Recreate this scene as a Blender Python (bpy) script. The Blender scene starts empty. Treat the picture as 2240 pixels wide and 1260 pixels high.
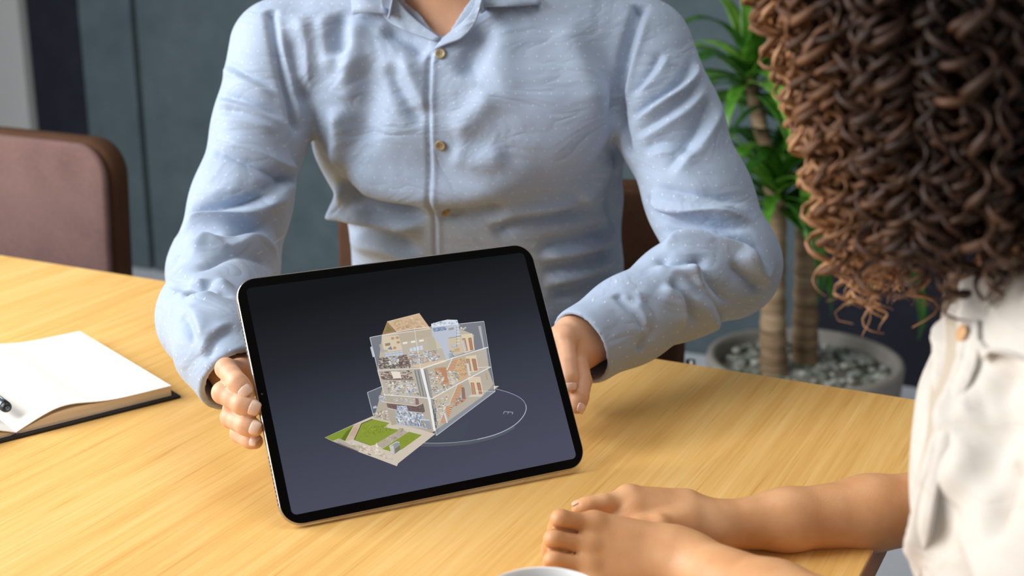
import bpy, bmesh, math, random
import numpy as np
from mathutils import Vector, Matrix

random.seed(7); rng = np.random.default_rng(7)
SC = bpy.context.scene; COL = SC.collection

# ------------------------------------------------------------------ camera, light, exposure
FPX = 2970.0; TH = math.radians(16.5); TABLE_Z = 0.74; CAM = np.array([0.0, 0.0, 1.245])
cam_d = bpy.data.cameras.new('camera'); cam = bpy.data.objects.new('camera', cam_d); COL.objects.link(cam)
cam.location = CAM; cam.rotation_euler = (math.pi/2 - TH, 0, 0)
cam_d.sensor_width = 36; cam_d.lens = FPX/2240*36; cam_d.clip_start = 0.05
cam_d.dof.use_dof = True; cam_d.dof.focus_distance = 1.19; cam_d.dof.aperture_fstop = 5.6
SC.camera = cam
SC.view_settings.view_transform = 'Standard'; SC.view_settings.look = 'None'
SC.view_settings.gamma = 1; SC.view_settings.use_curve_mapping = False; SC.view_settings.exposure = 0.0

world = bpy.data.worlds.new('room_light'); SC.world = world; world.use_nodes = True
world.node_tree.nodes['Background'].inputs[0].default_value = (0.95, 0.97, 1.0, 1)
world.node_tree.nodes['Background'].inputs[1].default_value = 0.19

def area_light(name, loc, target, sx, sy, power, col):
    d = bpy.data.lights.new(name, 'AREA'); d.shape = 'RECTANGLE'; d.size = sx; d.size_y = sy; d.energy = power; d.color = col
    o = bpy.data.objects.new(name, d); COL.objects.link(o); o.location = loc
    o.rotation_euler = (Vector(target)-Vector(loc)).to_track_quat('-Z', 'Y').to_euler(); return o
area_light('window_daylight', (-2.0, 1.05, 1.85), (0.0, 1.3, 0.85), 2.0, 1.6, 102, (0.97, 0.98, 1.0))
area_light('overhead_fill_light', (0.3, 1.3, 2.75), (0.1, 1.35, 0.7), 1.6, 1.2, 15, (1.0, 0.96, 0.90))  # unseen fill lamp added overhead to brighten the table

# ------------------------------------------------------------------ pixel <-> world helpers (photo frame 2240x1260)
def ray(u, v):
    a = (u-1120)/FPX; b = (v-630)/FPX
    return np.array([a, math.cos(TH)-b*math.sin(TH), -math.sin(TH)-b*math.cos(TH)])
def WZ(u, v, z=TABLE_Z):
    d = ray(u, v); return CAM + d*((z-CAM[2])/d[2])
def WY(u, v, Y):
    d = ray(u, v); return CAM + d*(Y/d[1])
def WD(u, v, t): return CAM + ray(u, v)*t
def V3(*a): return np.array(a, float)
def unit(a): a = np.asarray(a, float); return a/np.linalg.norm(a)

# ------------------------------------------------------------------ object helpers
def link(name, me, mat=None, parent=None):
    o = bpy.data.objects.new(name, me); COL.objects.link(o)
    if mat is not None and me is not None and len(me.materials) == 0: me.materials.append(mat)
    if parent is not None: o.parent = parent
    return o
def tag(o, label, cat, group=None):
    o['label'] = label; o['category'] = cat
    if group: o['group'] = group
    return o
def thing(name, label, cat, loc=(0, 0, 0), rot=(0, 0, 0), group=None):
    o = bpy.data.objects.new(name, None); COL.objects.link(o); o.location = loc; o.rotation_euler = rot
    o.empty_display_size = 0.05
    return tag(o, label, cat, group)
def struct(o): o['kind'] = 'structure'; return o
def me_py(name, v, f, smooth=True):
    me = bpy.data.meshes.new(name); me.from_pydata([tuple(map(float, p)) for p in v], [], [tuple(map(int, q)) for q in f]); me.update()
    if smooth: me.shade_smooth()
    return me
def me_np(name, v, q, smooth=True):
    me = bpy.data.meshes.new(name); n = len(q)
    me.vertices.add(len(v)); me.vertices.foreach_set('co', np.ascontiguousarray(v, np.float32).ravel())
    k = q.shape[1]
    me.loops.add(n*k); me.loops.foreach_set('vertex_index', np.ascontiguousarray(q, np.int32).ravel())
    me.polygons.add(n); me.polygons.foreach_set('loop_start', np.arange(0, n*k, k, dtype=np.int32))
    me.update(calc_edges=True); me.validate()
    if smooth: me.shade_smooth()
    return me
def bm_me(name, bm, smooth=False):
    bmesh.ops.recalc_face_normals(bm, faces=bm.faces)
    me = bpy.data.meshes.new(name); bm.to_mesh(me); bm.free()
    if smooth: me.shade_smooth()
    return me
def bm_box(bm, c, h, M=None, bev=0.0, seg=2):
    r = bmesh.ops.create_cube(bm, size=1.0); vs = r['verts']
    bmesh.ops.scale(bm, vec=(2*h[0], 2*h[1], 2*h[2]), verts=vs)
    if bev > 0:
        es = list({e for v in vs for e in v.link_edges})
        g = bmesh.ops.bevel(bm, geom=es, offset=bev, segments=seg, profile=0.5, affect='EDGES')
        vs = list({v for f in g['faces'] for v in f.verts} | {v for v in vs if v.is_valid})
    if M is not None: bmesh.ops.transform(bm, matrix=M, verts=vs)
    bmesh.ops.translate(bm, vec=c, verts=vs); return vs
def box_me(name, c, h, bev=0.0, seg=2, smooth=False):
    bm = bmesh.new(); bm_box(bm, c, h, None, bev, seg); return bm_me(name, bm, smooth)
def tube_np(pts, rad, n=8, caps=True, flat=None):
    """tube along pts with radii; returns verts, faces(lists)"""
    pts = np.asarray(pts, float); m = len(pts); rad = np.broadcast_to(np.asarray(rad, float), (m,))
    T = np.gradient(pts, axis=0); T /= np.linalg.norm(T, axis=1)[:, None]+1e-12
    u = np.cross(T[0], [0, 0, 1.0]);
    if np.linalg.norm(u) < 1e-3: u = np.cross(T[0], [0, 1.0, 0])
    u = unit(u); V = []; ang = np.arange(n)*2*math.pi/n
    for i in range(m):
        u = u - T[i]*np.dot(u, T[i]); u = unit(u); w = np.cross(T[i], u)
        V.append(pts[i] + rad[i]*(np.cos(ang)[:, None]*u + np.sin(ang)[:, None]*w*(flat or 1)))
    V = np.concatenate(V); F = []
    for i in range(m-1):
        for j in range(n):
            F.append((i*n+j, i*n+(j+1) % n, (i+1)*n+(j+1) % n, (i+1)*n+j))
    if caps: F.append(tuple(range(n-1, -1, -1))); F.append(tuple((m-1)*n+j for j in range(n)))
    return V, F
def lathe_me(name, prof, n=48, smooth=True):
    V = []; F = []
    for (r, z) in prof:
        for j in range(n):
            a = 2*math.pi*j/n; V.append((r*math.cos(a), r*math.sin(a), z))
    for i in range(len(prof)-1):
        for j in range(n):
            F.append((i*n+j, i*n+(j+1) % n, (i+1)*n+(j+1) % n, (i+1)*n+j))
    if prof[0][0] > 1e-5: F.append(tuple(range(n-1, -1, -1)))
    if prof[-1][0] > 1e-5: F.append(tuple((len(prof)-1)*n+j for j in range(n)))
    return me_py(name, V, F, smooth)
def sweep_spline(P, n):
    """Catmull-Rom through the points, n samples"""
    P = np.asarray(P, float); m = len(P)
    if m == 2: return P[0] + np.linspace(0, 1, n)[:, None]*(P[1]-P[0])
    Q = np.vstack([2*P[0]-P[1], P, 2*P[-1]-P[-2]]); t = np.linspace(0, m-1-1e-6, n); i = t.astype(int); f = (t-i)[:, None]
    a, b, c, d = Q[i], Q[i+1], Q[i+2], Q[i+3]
    return 0.5*((2*b)+(c-a)*f+(2*a-5*b+4*c-d)*f*f+(-a+3*b-3*c+d)*f**3)

# ------------------------------------------------------------------ signed-distance modelling
class Prim: pass
class Seg(Prim):
    def __init__(s, a, b, ra, rb, u=None, va=None, vb=None):
        s.a = np.asarray(a, np.float32); s.b = np.asarray(b, np.float32); s.ra, s.rb = ra, rb; s.u = None
        s.ba = s.b-s.a; s.L2 = float(s.ba@s.ba)+1e-12
        if u is not None:
            w = s.ba/math.sqrt(s.L2); u = np.asarray(u, np.float32); u = u-w*(u@w); s.u = u/np.linalg.norm(u); s.w = w; s.v = np.cross(w, s.u)
            s.va = ra if va is None else va; s.vb = rb if vb is None else vb
        s.c = (s.a+s.b)/2; s.R = math.sqrt(s.L2)/2+max(ra, rb, va or 0, vb or 0)
    def ev(s, P):
        pa = P-s.a; h = np.clip(pa@s.ba/s.L2, 0, 1); q = pa-h[:, None]*s.ba
        ru = s.ra+(s.rb-s.ra)*h
        if s.u is None: return np.sqrt(np.einsum('ij,ij->i', q, q))-ru
        rv = s.va+(s.vb-s.va)*h; rw = np.minimum(ru, rv)
        x, y, z = q@s.u, q@s.v, q@s.w
        k0 = np.sqrt((x/ru)**2+(y/rv)**2+(z/rw)**2); k1 = np.sqrt((x/ru**2)**2+(y/rv**2)**2+(z/rw**2)**2)+1e-9
        return np.where(k0 < 0.3, (k0-1)*rw, k0*(k0-1)/k1)
class Ell(Prim):
    def __init__(s, c, r, ax=None):
        s.c = np.asarray(c, np.float32); s.r = np.asarray(r, np.float32); s.M = np.eye(3, dtype=np.float32) if ax is None else np.asarray(ax, np.float32).T
        s.R = float(max(r))
    def ev(s, P):
        q = (P-s.c)@s.M; k0 = np.sqrt(np.sum((q/s.r)**2, 1)); k1 = np.sqrt(np.sum((q/s.r**2)**2, 1))+1e-9
        return np.where(k0 < 0.3, (k0-1)*float(s.r.min()), k0*(k0-1)/k1)
class Half(Prim):
    """half space n.(p-c) < 0 inside"""
    def __init__(s, c, n): s.c = np.asarray(c, np.float32); s.n = np.asarray(unit(n), np.float32); s.R = 1e3
    def ev(s, P): return (P-s.c)@s.n
def smin(a, b, k):
    if k <= 0: return np.minimum(a, b)
    h = np.clip(0.5+0.5*(b-a)/k, 0, 1); return b+(a-b)*h-k*h*(1-h)
class Fld:
    def __init__(s): s.ops = []; s.off = 0.0
    def u(s, p, k=0.0): s.ops.append(('u', p, k)); return s
    def sub(s, p, k=0.0): s.ops.append(('s', p, k)); return s
    def cut(s, p, k=0.0): s.ops.append(('i', p, k)); return s
    def chain(s, pts, rads, k=0.004, u=None, vr=None):
        for i in range(len(pts)-1):
            s.u(Seg(pts[i], pts[i+1], rads[i], rads[i+1], u, None if vr is None else vr[i], None if vr is None else vr[i+1]), k)
        return s
    def ev(s, P, cull=None):
        d = np.full(len(P), 1.0, np.float32)
        for m, p, k in s.ops:
            if isinstance(p, Fld): e = p.ev(P, cull)
            else:
                if cull is not None and m != 'i' and np.linalg.norm(p.c-cull[0])-p.R > cull[1]+k+0.02: continue
                e = p.ev(P)
            if m == 'u': d = smin(d, e, k)
            elif m == 's': d = -smin(-d, e, k)
            else: d = -smin(-d, -e, k)
        return d+s.off
class Shrink(Fld):
    def __init__(s, f, a): s.f = f; s.a = a
    def ev(s, P, cull=None): return s.f.ev(P, cull)+s.a

def sdf_mesh(F, lo, hi, h):
    lo = np.asarray(lo, np.float32); hi = np.asarray(hi, np.float32); B = 8
    nb = np.ceil((hi-lo)/(h*B)).astype(int); n = nb*B
    bc = np.stack(np.meshgrid(*[lo[i]+(np.arange(nb[i])*B+(B-1)/2)*h for i in range(3)], indexing='ij'), -1).reshape(-1, 3).astype(np.float32)
    bd = F.ev(bc); rad = (B+1)/2*h*1.74
    act = np.nonzero(np.abs(bd) < rad*1.7)[0]
    D = np.repeat(np.repeat(np.repeat(np.where(bd < 0, -1.0, 1.0).astype(np.float32).reshape(nb), B, 0), B, 1), B, 2)
    bi = np.stack(np.unravel_index(act, nb), -1); mac = bi//3
    key = (mac[:, 0]*1000+mac[:, 1])*1000+mac[:, 2]; order = np.argsort(key, kind='stable'); ks = key[order]
    cuts = np.concatenate([[0], np.nonzero(np.diff(ks))[0]+1, [len(ks)]])
    g = np.stack(np.meshgrid(*[np.arange(B)]*3, indexing='ij'), -1).reshape(-1, 3)
    for a, b in zip(cuts[:-1], cuts[1:]):
        if b <= a: continue
        ids = bi[order[a:b]]; I = (ids[:, None, :]*B+g[None]).reshape(-1, 3)
        P = (lo+I*h).astype(np.float32); mn, mx = P.min(0), P.max(0); c = (mn+mx)/2
        D[I[:, 0], I[:, 1], I[:, 2]] = F.ev(P, (c, float(np.linalg.norm(mx-mn))/2))
    S = D < 0
    cnt = np.zeros(np.array(S.shape)-1, np.uint8)
    for dx in (0, 1):
        for dy in (0, 1):
            for dz in (0, 1): cnt += S[dx:S.shape[0]-1+dx, dy:S.shape[1]-1+dy, dz:S.shape[2]-1+dz]
    cells = np.stack(np.nonzero((cnt > 0) & (cnt < 8)), -1); del cnt
    vid = np.full(np.array(S.shape)-1, -1, np.int32); vid[cells[:, 0], cells[:, 1], cells[:, 2]] = np.arange(len(cells))
    co = np.array([(a, b, c) for a in (0, 1) for b in (0, 1) for c in (0, 1)])
    val = np.stack([D[cells[:, 0]+c[0], cells[:, 1]+c[1], cells[:, 2]+c[2]] for c in co], 1)
    acc = np.zeros((len(cells), 3), np.float32); w = np.zeros(len(cells), np.float32)
    for i in range(8):
        for j in range(i+1, 8):
            if np.abs(co[i]-co[j]).sum() != 1: continue
            m = (val[:, i] < 0) != (val[:, j] < 0); t = val[m, i]/(val[m, i]-val[m, j])
            acc[m] += co[i]+t[:, None]*(co[j]-co[i]); w[m] += 1
    verts = lo+(cells+acc/w[:, None])*h
    quads = []
    for ax in range(3):
        sl0 = [slice(None)]*3; sl1 = [slice(None)]*3; sl0[ax] = slice(0, -1); sl1[ax] = slice(1, None)
        e = np.stack(np.nonzero(S[tuple(sl0)] != S[tuple(sl1)]), -1)
        b, c = (ax+1) % 3, (ax+2) % 3
        ok = (e[:, b] > 0) & (e[:, c] > 0) & (e[:, b] < S.shape[b]-1) & (e[:, c] < S.shape[c]-1); e = e[ok]
        inside = S[e[:, 0], e[:, 1], e[:, 2]]
        q = []
        for (ob, oc) in ((-1, -1), (0, -1), (0, 0), (-1, 0)):
            k = e.copy(); k[:, b] += ob; k[:, c] += oc; q.append(vid[k[:, 0], k[:, 1], k[:, 2]])
        q = np.stack(q, 1); q[~inside] = q[~inside][:, ::-1]; quads.append(q)
    q = np.concatenate(quads); return verts, q[(q >= 0).all(1)]

def vnormals(v, q):
    n = np.cross(v[q[:, 2]]-v[q[:, 0]], v[q[:, 3]]-v[q[:, 1]]); N = np.zeros_like(v)
    for i in range(4): np.add.at(N, q[:, i], n)
    return N/(np.linalg.norm(N, axis=1)[:, None]+1e-12)
def relax(v, q, it=2, lam=0.5):
    e = np.concatenate([q[:, [0, 1]], q[:, [1, 2]], q[:, [2, 3]], q[:, [3, 0]]]); deg = np.bincount(e.ravel(), minlength=len(v)).astype(np.float32)
    for _ in range(it):
        s = np.stack([np.bincount(e[:, 0], v[e[:, 1], a], len(v))+np.bincount(e[:, 1], v[e[:, 0], a], len(v)) for a in range(3)], 1)
        v = v+lam*(s/deg[:, None]-v)
    return v.astype(np.float32)
def trace_hits(F, uv, t0=0.5, tmax=2.4):
    R = np.array([ray(*p) for p in uv], np.float32); L = np.linalg.norm(R, axis=1); t = np.full(len(R), t0, np.float32)
    best = np.full(len(R), 9e9, np.float32); bt = t.copy()
    for _ in range(90):
        d = F.ev(CAM.astype(np.float32)+R*t[:, None]); m = d < best; best[m] = d[m]; bt[m] = t[m]
        t = np.minimum(t+np.maximum(d, 0.0003)*0.85/L*(d > 0.0004), tmax)
    return CAM+R*bt[:, None]
FOLD = 1.8
class Folds:
    """cloth folds: ridges (+) and valleys (-) along polylines lying on the cloth, applied to the cut mesh"""
    def __init__(s, F, t0=0.5): s.F = F; s.L = []; s.t0 = t0
    def add(s, uv, amp, width, n=14, tp=0.25, tp2=None, sharp=False):
        P = sweep_spline(np.array([(x, y, 0) for x, y in uv], float), n)[:, :2]
        amp *= FOLD; s.L.append((trace_hits(s.F, P, s.t0).astype(np.float32), amp, width, tp, tp if tp2 is None else tp2, sharp))
    def crease(s, uv, amp, width, side=1, **k):
        """a sharp fold: valley with a ridge beside it (side=+1 ridge lies to the right/below of the drawn direction)"""
        uv = np.array(uv, float); d = np.gradient(uv, axis=0); d /= np.linalg.norm(d, axis=1)[:, None]; nrm = np.stack([-d[:, 1], d[:, 0]], 1)
        s.add(uv, -amp, width*0.75, sharp=True, **k); s.add(uv+nrm*side*width*2970/1.5*1.15, amp*0.9, width, sharp=True, **k)
    def apply(s, v, N):
        D = np.zeros(len(v), np.float32)
        for P, amp, wd, tp, tp2, sharp in s.L:
            mn, mx = P.min(0)-3*wd, P.max(0)+3*wd
            idx = np.nonzero(((v > mn) & (v < mx)).all(1))[0]
            if len(idx) == 0: continue
            p = v[idx]; best = np.full(len(idx), 9e9, np.float32); par = np.zeros(len(idx), np.float32); m = len(P)-1
            for i in range(m):
                ba = P[i+1]-P[i]; pa = p-P[i]; h = np.clip(pa@ba/(ba@ba+1e-12), 0, 1); d2 = np.sum((pa-h[:, None]*ba)**2, 1)
                k = d2 < best; best[k] = d2[k]; par[k] = (i+h[k])/m
            tap = np.clip(np.minimum(par/max(tp, 1e-3) if tp > 0 else 1, (1-par)/max(tp2, 1e-3) if tp2 > 0 else 1), 0, 1); tap = tap*tap*(3-2*tap)
            D[idx] += amp*np.exp(-(best/wd**2)**(0.62 if sharp else 1.0))*tap
        return v+N*D[:, None]

# ------------------------------------------------------------------ materials
def srgb(r, g, b):
    f = lambda c: (c/255/12.92 if c/255 <= 0.04045 else ((c/255+0.055)/1.055)**2.4)
    return (f(r), f(g), f(b), 1)
class NT:
    def __init__(s, name, rough=0.6, spec=0.5):
        s.m = bpy.data.materials.new(name); s.m.use_nodes = True; s.t = s.m.node_tree; s.b = s.t.nodes['Principled BSDF']
        s.b.inputs['Roughness'].default_value = rough; s.b.inputs['Specular IOR Level'].default_value = spec
    def n(s, typ, **kw):
        o = s.t.nodes.new(typ)
        for k, v in kw.items():
            if hasattr(o, k) and not k.startswith('i_'): setattr(o, k, v)
            else: o.inputs[k[2:].replace('_', ' ') if k.startswith('i_') else k].default_value = v
        return o
    def l(s, a, b): s.t.links.new(a, b)
    def coords(s, scale=(1, 1, 1), kind='Object', rot=(0, 0, 0)):
        tc = s.n('ShaderNodeTexCoord'); mp = s.n('ShaderNodeMapping'); mp.inputs['Scale'].default_value = scale; mp.inputs['Rotation'].default_value = rot
        s.l(tc.outputs[kind], mp.inputs['Vector']); return mp.outputs[0]
    def noise(s, vec, scale, detail=3, rough=0.5, dist=0.0):
        o = s.n('ShaderNodeTexNoise'); o.inputs['Scale'].default_value = scale; o.inputs['Detail'].default_value = detail
        o.inputs['Roughness'].default_value = rough; o.inputs['Distortion'].default_value = dist; s.l(vec, o.inputs['Vector']); return o.outputs['Fac']
    def ramp(s, fac, stops):
        o = s.n('ShaderNodeValToRGB'); e = o.color_ramp.elements
        while len(e) < len(stops): e.new(0.5)
        for i, (p, c) in enumerate(stops): e[i].position = p; e[i].color = c
        s.l(fac, o.inputs[0]); return o.outputs[0]
    def mix(s, fac, a, b, mode='MIX'):
        o = s.n('ShaderNodeMix', data_type='RGBA', blend_type=mode)
        for sock, v in ((o.inputs[0], fac), (o.inputs[6], a), (o.inputs[7], b)):
            if isinstance(v, (int, float, tuple)): sock.default_value = v
            else: s.l(v, sock)
        return o.outputs[2]
    def math(s, op, a, b=0.0, c=0.0):
        o = s.n('ShaderNodeMath', operation=op)
        for sock, v in zip(o.inputs, (a, b, c)):
            if isinstance(v, (int, float)): sock.default_value = v
            else: s.l(v, sock)
        return o.outputs[0]
    def color(s, v):
        if isinstance(v, tuple): s.b.inputs['Base Color'].default_value = v
        else: s.l(v, s.b.inputs['Base Color'])
        return s
    def bump(s, h, strength=0.3, dist=0.001):
        o = s.n('ShaderNodeBump'); o.inputs['Strength'].default_value = strength; o.inputs['Distance'].default_value = dist
        s.l(h, o.inputs['Height']); s.l(o.outputs[0], s.b.inputs['Normal']); return s
def plain(name, col, rough=0.6, spec=0.5, metal=0.0, var=0.06, vs=30, bump=0.0, bs=200):
    t = NT(name, rough, spec); vec = t.coords(); f = t.noise(vec, vs, 3)
    c = tuple(max(0, x*(1-var)) for x in col[:3])+(1,); d = tuple(min(1, x*(1+var)) for x in col[:3])+(1,)
    t.color(t.ramp(f, [(0.3, c), (0.7, d)])); t.b.inputs['Metallic'].default_value = metal
    if bump: t.bump(t.noise(vec, bs, 2), bump, 0.0006)
    return t.m
def skin(name, col, dark, pale):
    t = NT(name, 0.48, 0.4); vec = t.coords(); a = t.noise(vec, 26, 3, 0.5); f = t.noise(vec, 420, 3, 0.6)
    c = t.ramp(a, [(0.12, dark), (0.5, col), (0.92, pale)]); t.color(c)
    t.b.inputs['Subsurface Weight'].default_value = 0.18; t.b.inputs['Subsurface Radius'].default_value = (1.0, 0.35, 0.2); t.b.inputs['Subsurface Scale'].default_value = 0.006
    w = t.n('ShaderNodeTexVoronoi'); w.inputs['Scale'].default_value = 900; t.l(vec, w.inputs['Vector'])
    t.bump(t.math('ADD', f, t.math('MULTIPLY', w.outputs['Distance'], 0.5)), 0.22, 0.0006)
    return t.m
# ================================================================== structure
AZ = math.radians(26.4); LD = V3(math.cos(AZ), -math.sin(AZ), 0); GD = V3(math.sin(AZ), math.cos(AZ), 0)

t = NT('pale_floor', 0.35); vec = t.coords((1, 1, 1)); t.color(t.ramp(t.noise(vec, 6, 4), [(0.3, srgb(226, 233, 242)), (0.7, srgb(236, 241, 248))])); M_floor = t.m
struct(link('floor', box_me('floor', (0, 2, -0.05), (5, 5, 0.05)), M_floor))

def felt(name, c0, c1):
    t = NT(name, 0.95, 0.15); vec = t.coords(); a = t.noise(vec, 9, 5, 0.65); b = t.noise(vec, 420, 2, 0.6)
    t.color(t.ramp(t.math('ADD', t.math('MULTIPLY', a, 0.7), t.math('MULTIPLY', b, 0.3)), [(0.3, c0), (0.7, c1)])); t.bump(b, 0.5, 0.002); return t.m
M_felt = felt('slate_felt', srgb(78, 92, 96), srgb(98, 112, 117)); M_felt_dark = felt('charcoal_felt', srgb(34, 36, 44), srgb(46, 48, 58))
M_paint = plain('light_grey_paint', srgb(190, 192, 188), 0.7, 0.3, var=0.02, bump=0.1); M_backing = plain('wall_backing', srgb(52, 62, 64), 0.9, 0.2)
WO = V3(-1.299, 4.479, 0)
def wall_x(u, v):
    d = ray(u, v); s = np.dot(WO-CAM, GD)/np.dot(d, GD); return float(np.dot(CAM+d*s-WO, LD))
wall = struct(link('wall_back', box_me('wall_back', (0.5, 0.08, 1.5), (4.2, 0.06, 1.5)), M_backing)); wall.location = WO; wall.rotation_euler = (0, 0, -AZ)
x_l, x_d, x_s, x_n = wall_x(77, 150), wall_x(203, 300), wall_x(321, 300), wall_x(1775, 640)
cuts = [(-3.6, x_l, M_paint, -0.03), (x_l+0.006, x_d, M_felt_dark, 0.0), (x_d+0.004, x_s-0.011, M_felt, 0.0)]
x = x_s+0.011
while x < x_n-0.01:
    e = min(x+1.22, x_n); cuts.append((x, e-0.011, M_felt, 0.0)); x = e+0.011
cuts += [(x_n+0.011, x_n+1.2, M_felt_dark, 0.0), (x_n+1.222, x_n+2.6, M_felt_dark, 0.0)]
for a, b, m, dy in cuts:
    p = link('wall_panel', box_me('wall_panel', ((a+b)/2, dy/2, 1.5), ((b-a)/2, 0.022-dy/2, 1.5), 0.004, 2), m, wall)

# ================================================================== table
def oak(name, c0, c1, c2, rough=0.42):
    t = NT(name, rough, 0.4); vec = t.coords((1, 1, 1))
    v1 = t.coords((60, 1.6, 60)); v2 = t.coords((300, 7, 300)); v3 = t.coords((9, 0.6, 9))
    a = t.noise(v1, 1.0, 4, 0.6, 0.35); b = t.noise(v2, 1.0, 3, 0.65); c = t.noise(v3, 1.0, 3, 0.5, 0.6)
    f = t.math('ADD', t.math('ADD', t.math('MULTIPLY', a, 0.5), t.math('MULTIPLY', b, 0.33)), t.math('MULTIPLY', c, 0.22))
    col = t.ramp(f, [(0.36, c0), (0.52, c1), (0.68, c2)])
    pore = t.ramp(t.noise(t.coords((330, 9, 330)), 1.0, 2, 0.5), [(0.60, (1, 1, 1, 1)), (0.74, (0.86, 0.79, 0.70, 1))])
    t.color(t.mix(1.0, col, pore, 'MULTIPLY')); t.bump(b, 0.12, 0.0005); return t.m
M_oak = oak('golden_oak', srgb(216, 163, 88), srgb(229, 182, 106), srgb(238, 198, 128)); M_oakedge = oak('oak_edge', srgb(150, 96, 52), srgb(172, 116, 66), srgb(186, 130, 78), 0.6)
M_steel = plain('brushed_steel', srgb(170, 170, 172), 0.35, 0.5, metal=0.9, var=0.04)
KF = WZ(2073, 885)                                     # far right corner of the top
TW, TL, TT = 1.06, 1.95, 0.030
tb_c = KF-LD*TL/2-GD*TW/2
table = thing('conference_table', 'golden oak conference table with straight grain and a thin square edge', 'table', (tb_c[0], tb_c[1], 0), (0, 0, -AZ))
link('tabletop', box_me('tabletop', (0, 0, TABLE_Z-0.002), (TL/2, TW/2, 0.002), 0.0008, 2), M_oak, table)
link('edge_band', box_me('edge_band', (0, 0, TABLE_Z-0.004-TT/2), (TL/2, TW/2, TT/2), 0.001, 1), M_oakedge, table)
for sx in (-1, 1):
    for sy in (-1, 1):
        link('leg', box_me('leg', (sx*(TL/2-0.30), sy*(TW/2-0.12), 0.353), (0.03, 0.03, 0.353), 0.004), M_steel, table)
    link('cross_rail', box_me('cross_rail', (sx*(TL/2-0.30), 0, 0.685), (0.02, TW/2-0.152, 0.02), 0.003), M_steel, table)

# ================================================================== chairs
def weave(name, c0, c1):
    t = NT(name, 0.9, 0.2); vec = t.coords(); a = t.noise(t.coords((160, 160, 900)), 1, 2, 0.6); b = t.noise(t.coords((900, 900, 160)), 1, 2, 0.6); c = t.noise(vec, 12, 3)
    f = t.math('ADD', t.math('MULTIPLY', t.math('ADD', a, b), 0.35), t.math('MULTIPLY', c, 0.3)); t.color(t.ramp(f, [(0.35, c0), (0.65, c1)])); t.bump(f, 0.4, 0.001); return t.m
M_mauve = weave('mauve_upholstery', srgb(92, 70, 67), srgb(120, 94, 88)); M_brown = weave('brown_upholstery', srgb(64, 42, 28), srgb(86, 58, 40))
def rr_prism(w, z0, z1, y0, y1, rt, rb=0.02, bev=0.008, n=8, slope=0.0):
    """rounded rectangle in x-z (top radius rt, bottom rb), extruded y0..y1, soft edges"""
    def outline(ins):
        P = []
        for cx, cz, r, a0 in ((w-rt, z1-rt, rt, 0), (-w+rt, z1-rt, rt, 90), (-w+rb, z0+rb, rb, 180), (w-rb, z0+rb, rb, 270)):
            for k in range(n+1):
                a = math.radians(a0+90*k/n); P.append((cx+(r-ins)*math.cos(a), cz+(r-ins)*math.sin(a)))
        return P
    rings = [(y0, bev), (y0+bev*0.3, bev*0.3), (y0+bev, 0), (y1-bev, 0), (y1-bev*0.3, bev*0.3), (y1, bev)]
    V = []; F = []
    for y, ins in rings: V += [(px, y+slope*(pz-z0), pz) for px, pz in outline(ins)]
    m = 4*(n+1)
    for i in range(len(rings)-1):
        for j in range(m): F.append((i*m+j, i*m+(j+1) % m, (i+1)*m+(j+1) % m, (i+1)*m+j))
    F.append(tuple(range(m-1, -1, -1))); F.append(tuple((len(rings)-1)*m+j for j in range(m)))
    return V, F
def make_chair(label, pad, shell, group):
    r = thing('upholstered_chair', label, 'chair', group=group)
    V, F = rr_prism(0.248, 0.47, 0.850, 0.180, 0.196, 0.058, 0.03, 0.007, slope=0.05); link('backrest', me_py('backrest', V, F), pad, r)
    V, F = rr_prism(0.250, 0.46, 0.854, 0.1965, 0.240, 0.060, 0.03, 0.010, slope=0.05); link('back_shell', me_py('back_shell', V, F), shell, r)
    bm = bmesh.new(); bm_box(bm, (0, -0.05, 0.43), (0.245, 0.235, 0.035), None, 0.025, 4); link('seat', bm_me('seat', bm, True), pad, r)
    for sx in (-1, 1):
        for y0 in (-0.23, 0.15):
            V, F = tube_np([(sx*0.205, y0, 0.395), (sx*0.225, y0*1.08, 0.0)], [0.014, 0.010], 12); link('leg', me_py('leg', V, F), M_steel, r)
        V, F = tube_np([(sx*0.259, 0.222, 0.40), (sx*0.259, 0.235, 0.60)], 0.007, 10); link('back_bracket', me_py('back_bracket', V, F), M_steel, r)
        V, F = tube_np([(sx*0.205, 0.16, 0.389), (sx*0.258, 0.222, 0.402)], 0.007, 8); link('seat_bracket', me_py('seat_bracket', V, F), M_steel, r)
    return r
def copy_tree(o, parent=None):
    c = o.copy(); COL.objects.link(c); c.parent = parent
    for ch in list(o.children): copy_tree(ch, c)
    return c
chair_empty = make_chair('mauve upholstered chair with dark brown sides standing empty behind the open notebook', M_mauve, M_brown, 'meeting chairs')
A = WY(237, 450, 2.12); o_ = A-LD*0.25-GD*0.20; chair_empty.location = (o_[0], o_[1], 0); chair_empty.rotation_euler = (0, 0, -AZ)
AM = math.radians(12); LM = V3(math.cos(AM), -math.sin(AM), 0); GM = V3(math.sin(AM), math.cos(AM), 0)
chair_man = make_chair('dark brown upholstered chair under the person in the light blue shirt', M_brown, M_brown, 'meeting chairs')
A = WY(735, 540, 1.885); o_ = A+LM*0.25-GM*0.195; chair_man.location = (o_[0], o_[1], 0); chair_man.rotation_euler = (0, 0, -AM)
chair_w = copy_tree(chair_empty); chair_w['label'] = 'mauve upholstered chair under the person in the cream blouse'
# woman faces -LD, so the chair's local -y points along -LD
chair_w.location = (0.366, 0.746, 0); chair_w.rotation_euler = (0, 0, math.atan2(-LD[0], LD[1]))

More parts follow.
